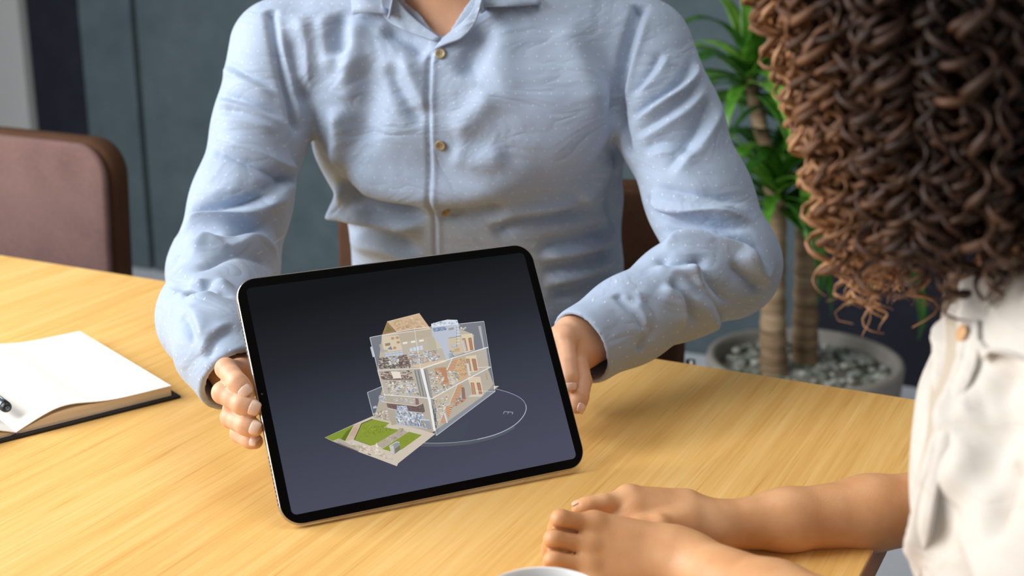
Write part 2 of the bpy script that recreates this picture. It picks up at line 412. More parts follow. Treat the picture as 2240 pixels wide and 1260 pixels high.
# ================================================================== potted plant
PY = 2.70
M_pot = plain('stone_pot', srgb(150, 146, 138), 0.8, 0.3, var=0.08, vs=40, bump=0.3, bs=120); M_soil = plain('soil', srgb(128, 126, 114), 0.95, 0.2, var=0.25, vs=90, bump=0.8, bs=150)
M_peb = [plain('pebble_grey', srgb(150, 152, 146), 0.6, var=0.2, vs=60), plain('pebble_green', srgb(118, 122, 110), 0.6, var=0.2, vs=60), plain('pebble_pale', srgb(186, 186, 178), 0.6, var=0.1, vs=60)]
t = NT('trunk_bark', 0.85, 0.2); vec = t.coords((6, 6, 40)); f = t.noise(vec, 1, 4, 0.6, 0.5); t.color(t.ramp(f, [(0.3, srgb(112, 88, 66)), (0.55, srgb(168, 142, 112)), (0.75, srgb(196, 174, 142))])); t.bump(f, 0.8, 0.006); M_bark = t.m
def leafmat(name, c0, c1, c2):
    t = NT(name, 0.35, 0.5); f = t.noise(t.coords((60, 60, 3)), 1, 3, 0.5); t.color(t.ramp(f, [(0.3, c0), (0.55, c1), (0.8, c2)]))
    t.b.inputs['Transmission Weight'].default_value = 0.0; return t.m
M_leaf = [leafmat('leaf_green', srgb(44, 92, 22), srgb(72, 128, 34), srgb(104, 158, 52)), leafmat('leaf_light', srgb(84, 140, 40), srgb(116, 168, 60), srgb(150, 190, 96)), leafmat('leaf_deep', srgb(30, 70, 22), srgb(48, 96, 30), srgb(80, 124, 54))]
pc = WY(1760, 780, PY); pot_z = pc[2]
plant = thing('potted_dracaena', 'green strap leaved plant with two bare trunks in a round stone pot', 'plant', (pc[0], pc[1], 0))
PR = 0.205
link('pot', lathe_me('pot', [(0.0, 0.0), (PR*0.70, 0.0), (PR*0.82, 0.05), (PR*0.96, pot_z*0.6), (PR, pot_z-0.01), (PR-0.003, pot_z), (PR-0.016, pot_z), (PR-0.020, pot_z-0.012), (PR-0.024, pot_z-0.05), (0.0, pot_z-0.05)], 64), M_pot, plant)
link('soil', lathe_me('soil', [(0, pot_z-0.049), (PR-0.026, pot_z-0.049), (PR-0.026, pot_z-0.030), (0, pot_z-0.024)], 40), M_soil, plant)
pebs = []
for k in range(3):
    bm = bmesh.new(); bmesh.ops.create_icosphere(bm, subdivisions=1, radius=1)
    for v in bm.verts: v.co *= random.uniform(0.8, 1.15)
    pebs.append(bm_me('pebble', bm, True)); pebs[-1].materials.append(M_peb[k])
for k in range(250):
    r = (PR-0.034)*math.sqrt(random.random()); a = random.uniform(0, 6.28); o = link('pebble', pebs[random.choice((0, 0, 1, 1, 2))], None, plant); s = random.uniform(0.007, 0.013)
    o.location = (r*math.cos(a), r*math.sin(a), pot_z-0.027+s*0.3); o.scale = (s*random.uniform(0.9, 1.4), s, s*0.7); o.rotation_euler = (0, 0, random.uniform(0, 6))
org = V3(pc[0], pc[1], 0)
def trunk(pts, r0, r1):
    P = sweep_spline(np.array(pts)-org, 28); rr = np.linspace(r0, r1, 28)*(1+0.06*np.sin(np.arange(28)*2.3)); V, F = tube_np(P, rr, 14); return link('trunk', me_py('trunk', V, F), M_bark, plant)
b1 = WY(1693, 815, PY-0.03); b1[2] = pot_z-0.04; b2 = WY(1762, 772, PY+0.04); b2[2] = pot_z-0.04
top1 = WY(1700, 425, PY-0.03); top2 = WY(1768, 330, PY+0.05)
trunk([b1, WY(1692, 640, PY-0.03), top1], 0.030, 0.020); trunk([b2, WY(1765, 560, PY+0.04), top2], 0.028, 0.022)
top3 = WY(1640, 175, PY+0.02); trunk([top1-V3(0, 0, 0.04), WY(1675, 330, PY), top3], 0.018, 0.014)
def leaf_mesh(L, W, el, droop, twist):
    """strap leaf starting along +x raised by el, curving down"""
    n = 14; V = []; F = []; p = np.zeros(3); a = el
    for i in range(n+1):
        s = i/n; w = W*min(1, 0.35+3*s)*(1-s**2.6)+0.0004; c = V3(-math.sin(a), 0, math.cos(a)); tw = twist*s
        side = V3(0, math.cos(tw), 0)+c*math.sin(tw); nn = np.cross(V3(math.cos(a), 0, math.sin(a)), side)
        V += [p+side*w+c*0.22*w, p+side*w*0.5+c*0.06*w, p, p-side*w*0.5+c*0.06*w, p-side*w+c*0.22*w]
        p = p+V3(math.cos(a), 0, math.sin(a))*L/n; a -= droop/n*(0.4+1.2*s)
    for i in range(n):
        for j in range(4): F.append((i*5+j, i*5+j+1, i*5+5+j+1, i*5+5+j))
    V2 = V+[q-V3(0, 0, 0.0009) for q in V]; m = len(V); F2 = F+[tuple(m+k for k in f[::-1]) for f in F]
    for i in range(n): F2 += [(i*5, i*5+5, m+i*5+5, m+i*5), (i*5+4, m+i*5+4, m+i*5+9, i*5+9)]
    return me_py('leaf', V2, F2)
def leaf(base, az, el, L, W, droop, mat, twist=0.0):
    me = leaf_mesh(L, W, el, droop, twist); o = link('leaf', me, mat, plant); o.location = base-org; o.rotation_euler = (0, 0, az); return o
D2 = math.radians
for top, n, Ls in ((top1, 34, 0.28), (top2, 24, 0.32), (top3, 28, 0.26)):
    for k in range(n):
        q = k/n; leaf(top+V3(0, 0, -0.03+0.05*q), k*2.4+random.uniform(-.3, .3), D2(-5+75*q+random.uniform(-8, 8)), Ls*random.uniform(0.75, 1.1), random.uniform(0.017, 0.024), random.uniform(1.1, 2.4), M_leaf[random.choice((0, 0, 1, 2))], random.uniform(-.5, .5))
# the big hanging and reaching leaves
leaf(top1+V3(0, -0.01, 0), D2(-75), D2(5), 0.33, 0.023, 2.6, M_leaf[2]); leaf(top1+V3(0.02, 0, 0), D2(-35), D2(35), 0.30, 0.020, 3.0, M_leaf[0]); leaf(top2, D2(-60), D2(10), 0.36, 0.020, 2.3, M_leaf[1])
leaf(top3, D2(160), D2(45), 0.20, 0.018, 1.5, M_leaf[1]); leaf(top3, D2(200), D2(20), 0.22, 0.017, 1.2, M_leaf[0]); leaf(top3, D2(100), D2(80), 0.30, 0.019, 0.4, M_leaf[0]); leaf(top3, D2(-60), D2(75), 0.28, 0.022, 0.6, M_leaf[1])
top4 = WY(1955, 560, PY+0.02)
for az, el, L in ((-80, 0, 0.24), (-120, 30, 0.22), (10, 40, 0.25), (120, 50, 0.24)): leaf(top4, D2(az), D2(el), L, 0.017, 2.4, M_leaf[2])
trunk([top2-V3(0, 0, 0.12), WY(1870, 520, PY+0.05), top4], 0.014, 0.010)

# ================================================================== notebook and pen
M_page = plain('cream_paper', srgb(226, 221, 213), 0.85, 0.2, var=0.01); M_cover = plain('black_cover', srgb(34, 34, 36), 0.6, 0.4, var=0.1)
t = NT('page_edges', 0.85, 0.2); f = t.noise(t.coords((8, 8, 1400)), 1, 2); t.color(t.ramp(f, [(0.3, srgb(228, 208, 182)), (0.7, srgb(248, 236, 216))])); t.bump(f, 0.5, 0.0006); M_edges = t.m
nb0 = WZ(36, 958); nb_ang = math.atan2(0.64, 0.768)            # local x runs along the width, local y along the spine
NBW, NBL = 0.163, 0.232
note = thing('notebook', 'open notebook with blank cream pages and a black hard cover', 'notebook', (nb0[0], nb0[1], TABLE_Z), (0, 0, nb_ang))
link('cover', box_me('cover', (0.0, NBL/2, 0.0016), (NBW+0.006, NBL/2+0.004, 0.0014), 0.0008), M_cover, note)
link('spine', box_me('spine', (0.0, NBL/2, 0.0034), (0.004, NBL/2+0.003, 0.0004), 0.0002), M_cover, note)
def page_top(u, lift):   # u 0..1 from the gutter to the fore edge
    return 0.0045+lift*(1-math.exp(-u*7.0))*(1.0+0.55*math.exp(-((u-0.30)/0.22)**2))
def page_stack(s, lift, zoff, thick, name, mat, ins=0.0):
    n = 24; V = []; F = []
    for j, y in enumerate((0.001+ins, NBL-0.001-ins)):
        for i in range(n+1):
            u = i/n; z = page_top(u, lift)+zoff; V += [(s*(0.0006+u*(NBW-0.0026-ins)), y, z), (s*(0.0006+u*(NBW-0.0026-ins)), y, max(0.0032, z-thick))]
    m = 2*(n+1)
    for i in range(n):
        a, b, c, d = 2*i, 2*i+1, 2*i+2, 2*i+3
        F += [(a, c, m+c, m+a), (b, m+b, m+d, d), (a, b, d, c), (m+a, m+c, m+d, m+b)]
    F += [(0, m, m+1, 1), (2*n, 2*n+1, m+2*n+1, m+2*n)]
    me = me_py(name, V, F, False); me.materials.append(mat); bm = bmesh.new(); bm.from_mesh(me); bmesh.ops.recalc_face_normals(bm, faces=bm.faces); bm.to_mesh(me); bm.free()
    return link(name, me, None, note)
for s in (1, -1):
    page_stack(s, 0.0085, -0.0, 0.02, 'page_block', M_edges)
    n = 30; V = []; F = []
    for j in range(2):
        for k in range(2):
            for i in range(n+1):
                u = i/n; z = page_top(u, 0.0085)+0.0004+0.0038*math.exp(-((u-0.27)/0.20)**2)*(1-math.exp(-u*12))+(0.0009 if k else 0)
                V.append((s*(0.0002+u*(NBW-0.0017)), (0.0, NBL)[j], z))
    q = n+1
    for i in range(n): F += [(i, i+1, 2*q+i+1, 2*q+i), (q+i, 3*q+i, 3*q+i+1, q+i+1), (i, q+i, q+i+1, i+1), (2*q+i, 2*q+i+1, 3*q+i+1, 3*q+i)]
    F += [(n, q+n, 3*q+n, 2*q+n), (0, 2*q, 3*q, q)]
    me = me_py('page', V, F, False); link('page', me, M_page, note)
M_penb = plain('pen_gunmetal', srgb(96, 104, 112), 0.25, 0.5, metal=0.7, var=0.05); M_penk = plain('pen_black', srgb(20, 20, 22), 0.4)
p_end = WZ(17, 893, TABLE_Z+0.0225); p_dir = unit(WZ(-40, 852, TABLE_Z+0.0225)-p_end)
pen = thing('ballpoint_pen', 'gunmetal pen with a black end cap lying on the open notebook', 'pen', tuple(p_end))
V, F = tube_np([p_dir*s for s in (0.006, 0.008, 0.05, 0.11, 0.125)], [0.0050, 0.0056, 0.0056, 0.0054, 0.003], 20); link('barrel', me_py('barrel', V, F), M_penb, pen)
V, F = tube_np([p_dir*s for s in (0.0, 0.0005, 0.003, 0.0062)], [0.0030, 0.0040, 0.0052, 0.0056], 20); link('end_cap', me_py('end_cap', V, F), M_penk, pen)
V, F = tube_np([p_dir*s for s in (-0.0008, 0.0002)], [0.0022, 0.0024], 16); link('push_button', me_py('push_button', V, F), M_penb, pen)
side = unit(np.cross(p_dir, [0, 0, 1])); V, F = tube_np([p_dir*s+V3(0, 0, 0.0066) for s in (0.006, 0.02, 0.045)], 0.0010, 8); link('clip', me_py('clip', V, F), M_penb, pen)
V, F = tube_np([p_dir*0.125, p_dir*0.136], [0.003, 0.0008], 16); link('tip', me_py('tip', V, F), M_penk, pen)

# ================================================================== cup
M_cup = plain('white_ceramic', srgb(240, 240, 238), 0.18, 0.5, var=0.01); M_coffee = plain('coffee', srgb(60, 34, 20), 0.1, var=0.1)
cz = TABLE_Z+0.075; cc = WZ(1190, 1306, cz)
cup = thing('cup', 'white ceramic cup standing beside the folded hands', 'cup', (cc[0], cc[1], TABLE_Z))
link('cup_body', lathe_me('cup_body', [(0, 0.0005), (0.024, 0.0005), (0.026, 0.003), (0.036, 0.03), (0.0395, 0.068), (0.0405, 0.0742), (0.0398, 0.075), (0.0390, 0.0742), (0.0375, 0.066), (0.033, 0.03), (0.022, 0.006), (0, 0.005)], 64), M_cup, cup)
link('coffee', lathe_me('coffee', [(0, 0.048), (0.0353, 0.0485), (0.0353, 0.050), (0, 0.050)], 48), M_coffee, cup)
hp = [(-0.0385, 0, 0.060), (-0.052, 0, 0.062), (-0.060, 0, 0.048), (-0.055, 0, 0.032), (-0.0365, 0, 0.027)]
V, F = tube_np(sweep_spline(np.array(hp), 18), 0.0042, 10); hd = link('handle', me_py('handle', V, F), M_cup, cup); hd.rotation_euler = (0, 0, D2(70))
# ================================================================== tablet
TBW, TBH, TBT = 0.2806, 0.2149, 0.0059
yaw, tilt, roll = D2(25.0), D2(33.4), D2(0.45)
e0 = V3(math.cos(yaw), math.sin(yaw), 0); bk = V3(-e0[1], e0[0], 0); up0 = V3(0, 0, math.cos(tilt))+bk*math.sin(tilt)
TE = e0*math.cos(roll)+up0*math.sin(roll); TU = -e0*math.sin(roll)+up0*math.cos(roll); TN = np.cross(TE, TU)
TO = V3(-0.1857, 1.004, 0.7437)                     # front bottom left corner
tb0 = TO+TE*TBW/2
tab = thing('tablet', 'large black framed tablet held upright showing a see-through house model', 'tablet')
tab.matrix_world = Matrix(((TE[0], TU[0], TN[0], tb0[0]), (TE[1], TU[1], TN[1], tb0[1]), (TE[2], TU[2], TN[2], tb0[2]), (0, 0, 0, 1)))
def tl(u, v):
    """photo pixel -> tablet-plane local x, y"""
    d = ray(u, v); s = np.dot(TO-CAM, TN)/np.dot(d, TN); p = CAM+d*s-tb0; return float(p@TE), float(p@TU)
def rrect(w0, w1, h0, h1, r, n=10):
    P = []
    for cx, cy, a0 in ((w1-r, h1-r, 0), (w0+r, h1-r, 90), (w0+r, h0+r, 180), (w1-r, h0+r, 270)):
        for k in range(n+1):
            a = math.radians(a0+90*k/n); P.append((cx+r*math.cos(a), cy+r*math.sin(a)))
    return P
def rr_stack(levels):
    """levels: (z, inset, radius)"""
    V = []; F = []; m = 0
    for z, ins, r in levels:
        P = rrect(-TBW/2+ins, TBW/2-ins, ins, TBH-ins, r); m = len(P); V += [(x, y, z) for x, y in P]
    for i in range(len(levels)-1):
        for j in range(m): F.append((i*m+j, i*m+(j+1) % m, (i+1)*m+(j+1) % m, (i+1)*m+j))
    F.append(tuple(range(m-1, -1, -1))); F.append(tuple((len(levels)-1)*m+j for j in range(m))); return V, F
M_alu = plain('warm_grey_aluminium', srgb(176, 170, 162), 0.32, 0.5, metal=0.85, var=0.02); M_bez = plain('black_glass', (0.0016, 0.0014, 0.0013, 1), 0.25, 0.12, var=0.0)
V, F = rr_stack([(-TBT, 0.0006, 0.0174), (-TBT+0.0006, 0, 0.018), (-0.0008, 0, 0.018), (-0.0001, 0.0006, 0.0174)]); link('body', me_py('body', V, F, False), M_alu, tab)
V, F = rr_stack([(-0.0003, 0.0007, 0.0173), (0.0000, 0.0009, 0.0171), (0.0001, 0.0013, 0.0167)]); link('front_glass', me_py('front_glass', V, F, False), M_bez, tab)
BZ = 0.0088
# display: dark blue-grey gradient shown by the panel itself
t = NT('display_gradient', 0.5, 0.0); sep = t.n('ShaderNodeSeparateXYZ'); tc = t.n('ShaderNodeTexCoord'); t.l(tc.outputs['Object'], sep.inputs[0])
f = t.math('DIVIDE', t.math('ADD', sep.outputs[1], t.math('MULTIPLY', sep.outputs[0], -0.10)), TBH)
cr = t.ramp(f, [(0.06, srgb(76, 78, 95)), (0.30, srgb(66, 68, 82)), (0.46, srgb(56, 60, 72)), (0.66, srgb(40, 42, 49)), (0.92, srgb(24, 25, 28))])
t.color((0, 0, 0, 1)); t.l(cr, t.b.inputs['Emission Color']); t.b.inputs['Emission Strength'].default_value = 1.0; M_disp = t.m
P = rrect(-TBW/2+BZ, TBW/2-BZ, BZ, TBH-BZ, 0.0045); link('display', me_py('display', [(x, y, 0.00016) for x, y in P], [tuple(range(len(P)))], False), M_disp, tab)

# picture on the display, flat coloured shapes
class Art:
    def __init__(s): s.V = []; s.F = []; s.C = []; s.z = 0.0002
    def poly(s, pts, col, alpha=1.0):
        i = len(s.V); s.V += [(*tl(u, v), s.z) for u, v in pts]; s.F.append(tuple(range(i, i+len(pts)))); c = srgb(*col); s.C.append((c[0], c[1], c[2], alpha)); s.z += 0.0000006
    def line(s, pts, w, col, alpha=1.0):
        pts = np.array(pts, float)
        for a, b in zip(pts[:-1], pts[1:]):
            d = b-a; L = np.linalg.norm(d)
            if L < 1e-6: continue
            n = np.array([-d[1], d[0]])/L*w/2; s.poly([a+n, b+n, b-n, a-n], col, alpha)
    def clutter(s, quad, n, cols, smin_, smax_, alpha=1.0, ar=1.6):
        q = np.array(quad, float); cols = np.array(cols, float)
        ex = q[1]-q[0]; ex = ex/np.linalg.norm(ex); ey = q[3]-q[0]; ey = ey/np.linalg.norm(ey)
        for _ in range(int(n*1.7)):
            a, b = rng.random(2); p = (q[0]*(1-a)+q[1]*a)*(1-b)+(q[3]*(1-a)+q[2]*a)*b; w = rng.uniform(smin_, smax_)*0.68; h = rng.uniform(smin_, smax_)/ar*0.68
            j = rng.normal(0, 0.18, 4); c = cols[rng.integers(len(cols))]*rng.uniform(0.82, 1.12); c = tuple(np.clip(c, 0, 255))
            s.poly([p-ex*w*(1+j[0])-ey*h, p+ex*w-ey*h*(1+j[1]), p+ex*w*(1+j[2])+ey*h, p-ex*w+ey*h*(1+j[3])], c, alpha)
A_ = Art()
zA = lambda *p: [(680+x*0.30157, 660+y*0.30157) for x, y in p]
zB = lambda *p: [(700+x*0.13492, 860+y*0.13492) for x, y in p]
zC = lambda *p: [(930+x*0.14286, 820+y*0.14286) for x, y in p]
zD = lambda *p: [(780+x*0.14286, 680+y*0.14286) for x, y in p]
zE = lambda *p: [(940+x*0.1349, 690+y*0.1349) for x, y in p]
# round platform
rim = zA((760, 1022), (900, 1027), (1050, 1020), (1200, 1000), (1350, 960), (1470, 900), (1540, 830), (1561, 765), (1530, 708), (1450, 665), (1340, 632))
rs = sweep_spline(np.array([(x, y, 0) for x, y in rim]), 60)[:, :2]
dn = np.array([(0, 7.5)]*60)*np.linspace(1, 0.9, 60)[:, None]; dn[38:] = np.linspace((0.6, 6.5), (0, 3), 22)
for i in range(59): A_.poly([rs[i], rs[i+1], rs[i+1]+dn[i+1], rs[i]+dn[i]], (88, 92, 100) if i < 30 else (72, 74, 88), 0.9)
A_.poly(list(rs)+zA((1100, 640), (800, 900)), (71, 73, 88)); A_.poly(zA((760, 1020), (1100, 1012), (1150, 860), (900, 960)), (72, 78, 88), 0.6)
A_.line(rs, 1.3, (150, 156, 168)); A_.line(rs[18:44], 1.7, (176, 182, 196))
for a, b in (((1210, 562), (1345, 575)), ((1212, 560), (1197, 600)), ((1275, 566), (1262, 602)), ((1343, 572), (1328, 608))): A_.line(zC(a, b), 1.5, (150, 152, 158))
A_.poly(zC((865, 165), (1132, 172), (1055, 225), (880, 235)), (205, 192, 172))
# ground
A_.poly(zB((75, 722), (560, 500), (850, 375), (1130, 440), (1870, 660), (1265, 1140), (1245, 1185), (900, 1055), (600, 945), (420, 870), (210, 785)), (205, 194, 178))
A_.clutter(zB((500, 800), (900, 900), (1260, 1120), (480, 860)), 60, [(196, 184, 168), (214, 204, 190), (182, 170, 152), (220, 208, 192)], 2, 7, 0.6)
A_.poly(zB((900, 830), (1300, 560), (1430, 640), (1010, 900)), (178, 166, 150)); A_.clutter(zB((960, 810), (1330, 580), (1400, 640), (1010, 880)), 25, [(170, 158, 142), (190, 178, 162)], 2, 5, 0.6)
A_.poly(zB((410, 780), (560, 510), (660, 490), (550, 750)), (196, 176, 156)); A_.poly(zB((470, 690), (540, 560), (620, 560), (560, 700)), (186, 160, 136), 0.6)
A_.poly(zB((80, 722), (552, 512), (405, 780), (305, 735), (210, 778)), (130, 148, 56)); A_.poly(zB((530, 545), (405, 775), (340, 745), (430, 620)), (98, 116, 40))
A_.poly(zB((850, 422), (1130, 485), (1028, 555), (1262, 592), (1255, 615), (868, 845), (820, 850), (555, 757), (680, 492)), (136, 152, 58))
A_.line(zB((850, 422), (672, 495), (553, 757)), 1.6, (70, 62, 48)); A_.line(zB((553, 757), (820, 850)), 0.8, (80, 90, 40))
A_.clutter(zB((690, 520), (1080, 520), (1180, 620), (620, 740)), 120, [(126, 142, 54), (144, 158, 64), (116, 132, 46)], 0.8, 3, 0.6)
A_.poly(zB((1440, 628), (1648, 682), (1320, 918), (1140, 945), (1005, 908)), (134, 150, 56)); A_.clutter(zB((1420, 660), (1600, 690), (1330, 890), (1060, 905)), 50, [(122, 138, 50), (144, 158, 62)], 0.8, 2.4, 0.6)
A_.poly(zB((215, 790), (310, 738), (420, 800), (640, 930), (600, 945), (420, 870)), (176, 168, 156)); A_.line(zB((290, 805), (480, 890), (620, 950)), 1.4, (128, 96, 78)); A_.line(zB((775, 985), (825, 1003)), 1.8, (110, 94, 74))
A_.poly(zB((910, 800), (945, 880), (905, 880)), (236, 224, 210)); A_.poly(zB((1120, 860), (1240, 790), (1285, 800), (1308, 915), (1195, 1000), (1155, 985)), (150, 150, 150)); A_.poly(zB((1120, 860), (1190, 850), (1205, 995), (1155, 985)), (196, 194, 192)); A_.poly(zB((1215, 900), (1290, 850), (1305, 915), (1210, 985)), (120, 120, 96)); A_.line(zB((1120, 860), (1240, 792), (1285, 802)), 1.6, (206, 206, 208))
# glass volumes
GL = (122, 126, 134)
A_.poly(zA((423, 265), (745, 202), (1248, 148), (1330, 655), (905, 975), (860, 880), (520, 640)), GL, 0.78)
A_.poly(zA((905, 975), (1330, 655), (1240, 640), (1000, 760)), (132, 136, 144), 1.0)
A_.poly(zA((405, 663), (520, 612), (560, 860), (450, 835)), (108, 112, 122), 0.85)
# back wall and floors inside
CR = [(222, 206, 180), (206, 190, 162), (196, 182, 158), (180, 172, 160), (230, 220, 204)]; MX = CR+[(150, 160, 178), (196, 206, 222), (176, 140, 104), (120, 116, 110), (232, 236, 240), (164, 150, 132)]
DKB = [(92, 66, 60), (112, 84, 76), (78, 70, 62), (134, 122, 108), (150, 146, 136), (62, 54, 50)]; BLU = [(170, 186, 212), (206, 218, 236), (140, 154, 180), (226, 232, 240), (128, 134, 146)]
A_.poly(zA((520, 620), (860, 560), (1280, 480), (1325, 600), (1240, 690), (930, 915), (880, 950), (560, 870), (455, 850)), (190, 178, 158), 0.85)
A_.poly(zA((480, 500), (790, 490), (1270, 340), (1290, 480), (870, 705), (530, 680)), (192, 180, 160), 0.9)
A_.poly(zA((515, 245), (865, 195), (1060, 190), (1180, 240), (1180, 350), (800, 485), (485, 495)), (196, 184, 162), 0.9)
# roof
A_.poly(zD((465, 168), (960, 42), (1125, 270), (880, 290), (610, 330)), (206, 178, 146)); A_.poly(zD((465, 168), (382, 380), (610, 340)), (160, 126, 92)); A_.poly(zD((475, 215), (440, 330), (560, 310)), (132, 124, 74))
A_.clutter(zD((520, 180), (940, 80), (1060, 250), (640, 300)), 60, [(200, 172, 138), (214, 188, 156), (190, 164, 130)], 2, 6, 0.7); A_.line(zD((465, 168), (960, 42)), 1, (226, 202, 174))
for a, b in (((640, 170), (655, 235)), ((780, 160), (830, 245)), ((740, 220), (770, 250))): A_.line(zD(a, b), 0.7, (150, 134, 112))
A_.poly(zD((612, 345), (1130, 265), (1140, 400), (680, 480)), (186, 172, 148)); A_.line(zD((385, 385), (620, 345), (1130, 275)), 2.4, (220, 206, 184))
A_.poly(zD((378, 395), (640, 375), (700, 600), (420, 640)), (216, 200, 172))
for x, y in ((550, 425), (620, 415), (635, 485), (580, 570)): A_.poly([(780+(x+28*math.cos(k))*0.14286, 680+(y+22*math.sin(k))*0.14286) for k in np.arange(0, 6.28, 0.8)], (190, 140, 96))
A_.poly(zD((430, 505), (510, 490), (515, 530), (440, 545)), (140, 124, 102)); A_.poly(zD((470, 590), (520, 540), (550, 600)), (120, 124, 138))
A_.poly(zD((340, 520), (375, 510), (395, 595), (480, 605), (470, 630), (375, 635)), (168, 166, 160), 0.9); A_.poly(zD((205, 560), (235, 545), (280, 700), (245, 715)), (186, 192, 206))
# shopfront windows, upper left
for k in range(5): x = 432+k*56; A_.poly(zD((x, 650-k*8), (x+44, 645-k*8), (x+52, 702-k*6), (x+8, 706-k*6)), (190, 202, 222)); A_.line(zD((x+4, 675-k*8), (x+46, 668-k*8)), 0.8, (140, 150, 170))
A_.clutter(zD((330, 720), (780, 690), (830, 870), (350, 890)), 170, DKB, 1.5, 4.2, 0.9); A_.clutter(zD((490, 720), (640, 700), (640, 800), (500, 830)), 50, BLU+CR, 1.5, 4, 0.9); A_.clutter(zD((640, 690), (770, 680), (810, 850), (660, 850)), 40, [(110, 66, 60), (146, 120, 110), (84, 52, 48)], 2, 5, 0.9, 3)
A_.clutter(zD((380, 940), (840, 920), (850, 1050), (390, 1050)), 60, [(120, 80, 70), (92, 60, 54), (180, 168, 150)], 2.5, 6, 0.95, 3); A_.poly(zD((520, 935), (660, 935), (680, 1035), (560, 1040)), (236, 226, 208)); A_.line(zD((395, 1052), (870, 1058)), 2, (96, 92, 86))
A_.clutter(zD((440, 1080), (860, 1080), (900, 1250), (480, 1250)), 160, MX, 1.5, 4.5, 0.85); A_.clutter(zA((560, 600), (760, 590), (780, 680), (560, 680)), 80, BLU+CR, 1.5, 4, 0.8)
# upper floor middle
for k in range(3): x = 700+k*125; A_.poly(zD((x, 490-k*18), (x+70, 478-k*18), (x+72, 506-k*18), (x+4, 516-k*18)), (244, 236, 220))
for k in range(4): x = 805+k*52; A_.poly(zD((x, 585-k*14), (x+40, 572-k*14), (x+50, 622-k*8), (x+10, 632-k*8)), (204, 216, 234))
A_.clutter(zD((790, 650), (1240, 600), (1260, 760), (830, 830)), 190, BLU+[(196, 142, 92), (214, 190, 158), (120, 112, 104), (176, 150, 116)], 1.4, 4, 0.9, 2.2)
A_.poly(zD((1080, 420), (1165, 400), (1205, 590), (1100, 600)), (186, 176, 150)); A_.poly(zD((1190, 400), (1310, 390), (1350, 560), (1225, 590)), (206, 194, 168)); A_.poly(zA((722, 470), (960, 420), (985, 440), (800, 490)), (214, 192, 158))
# white box on the roof, stair tower
A_.poly(zE((15, 145), (150, 105), (280, 75), (440, 80), (460, 155), (20, 190)), (216, 222, 232)); A_.clutter(zE((40, 130), (430, 90), (440, 150), (40, 180)), 40, BLU, 1, 3, 0.7)
A_.poly(zE((20, 195), (460, 155), (510, 560), (260, 740), (200, 560), (40, 340)), (188, 194, 208)); A_.poly(zE((40, 215), (260, 185), (262, 245), (60, 275)), (122, 138, 164)); A_.clutter(zE((50, 215), (255, 190), (258, 240), (65, 265)), 30, [(96, 116, 150), (160, 178, 204)], 1, 2.6, 0.8)
A_.poly(zE((295, 215), (380, 200), (385, 235), (300, 250)), (150, 150, 142)); A_.poly(zE((300, 375), (500, 340), (560, 600), (400, 640), (300, 560)), (206, 190, 160)); A_.line(zE((300, 375), (500, 342)), 1.2, (120, 126, 96))
A_.poly(zE((340, 490), (440, 475), (450, 515), (350, 530)), (160, 178, 204)); A_.poly(zE((355, 490), (430, 482), (432, 505), (358, 514)), (206, 196, 176)); A_.poly(zE((390, 550), (470, 530), (480, 590), (390, 600)), (200, 162, 118))
for k in range(7): A_.line(zE((412, 180+k*48), (480, 176+k*48)), 1.1, (226, 230, 236)); A_.line(zE((425, 180+k*48), (430, 225+k*48)), 0.8, (90, 96, 110))
A_.clutter(zE((470, 200), (580, 195), (580, 230), (475, 235)), 16, [(240, 238, 230), (150, 140, 120)], 1, 2.4)
# door blocks on the three levels
def doors(q, d1, d2):
    A_.poly(zE(*q), (222, 204, 172)); A_.poly(zE(*d1), (190, 138, 98)); A_.poly(zE(*d2), (176, 120, 84))
    for d in (d1, d2): A_.line(zE(*d, d[0]), 0.8, (120, 78, 56))
doors(((500, 320), (680, 298), (722, 570), (560, 620)), ((520, 385), (565, 378), (606, 575), (572, 580)), ((618, 378), (664, 370), (696, 565), (652, 570)))
A_.poly(zE((505, 420), (545, 400), (590, 570), (560, 590)), (200, 206, 214), 0.7)
A_.poly(zE((440, 690), (570, 690), (620, 1000), (470, 1090), (400, 960)), (206, 170, 124)); A_.clutter(zE((450, 720), (570, 720), (600, 980), (440, 1000)), 60, [(196, 160, 116), (214, 182, 138), (186, 148, 106)], 1.5, 4, 0.8)
doors(((570, 670), (745, 650), (785, 905), (640, 935)), ((582, 715), (630, 712), (666, 905), (640, 905)), ((672, 714), (732, 712), (766, 898), (712, 900)))
A_.poly(zE((585, 790), (620, 780), (655, 985), (620, 985)), (210, 214, 220), 0.9)
A_.poly(zE((600, 1010), (810, 1000), (860, 1280), (700, 1300)), (222, 202, 170)); doors(((640, 1080), (820, 1060), (855, 1290), (690, 1310)), ((655, 1100), (705, 1100), (745, 1300), (690, 1300)), ((752, 1100), (805, 1100), (842, 1290), (795, 1295)))
A_.poly(zC((690, 310), (890, 300), (850, 340), (650, 345)), (214, 204, 184))
A_.poly(zE((775, 180), (820, 178), (870, 480), (925, 800), (870, 640), (845, 480)), (176, 178, 182), 0.9); A_.poly(zE((890, 940), (915, 945), (935, 1050), (912, 1055)), (176, 150, 104), 0.8)
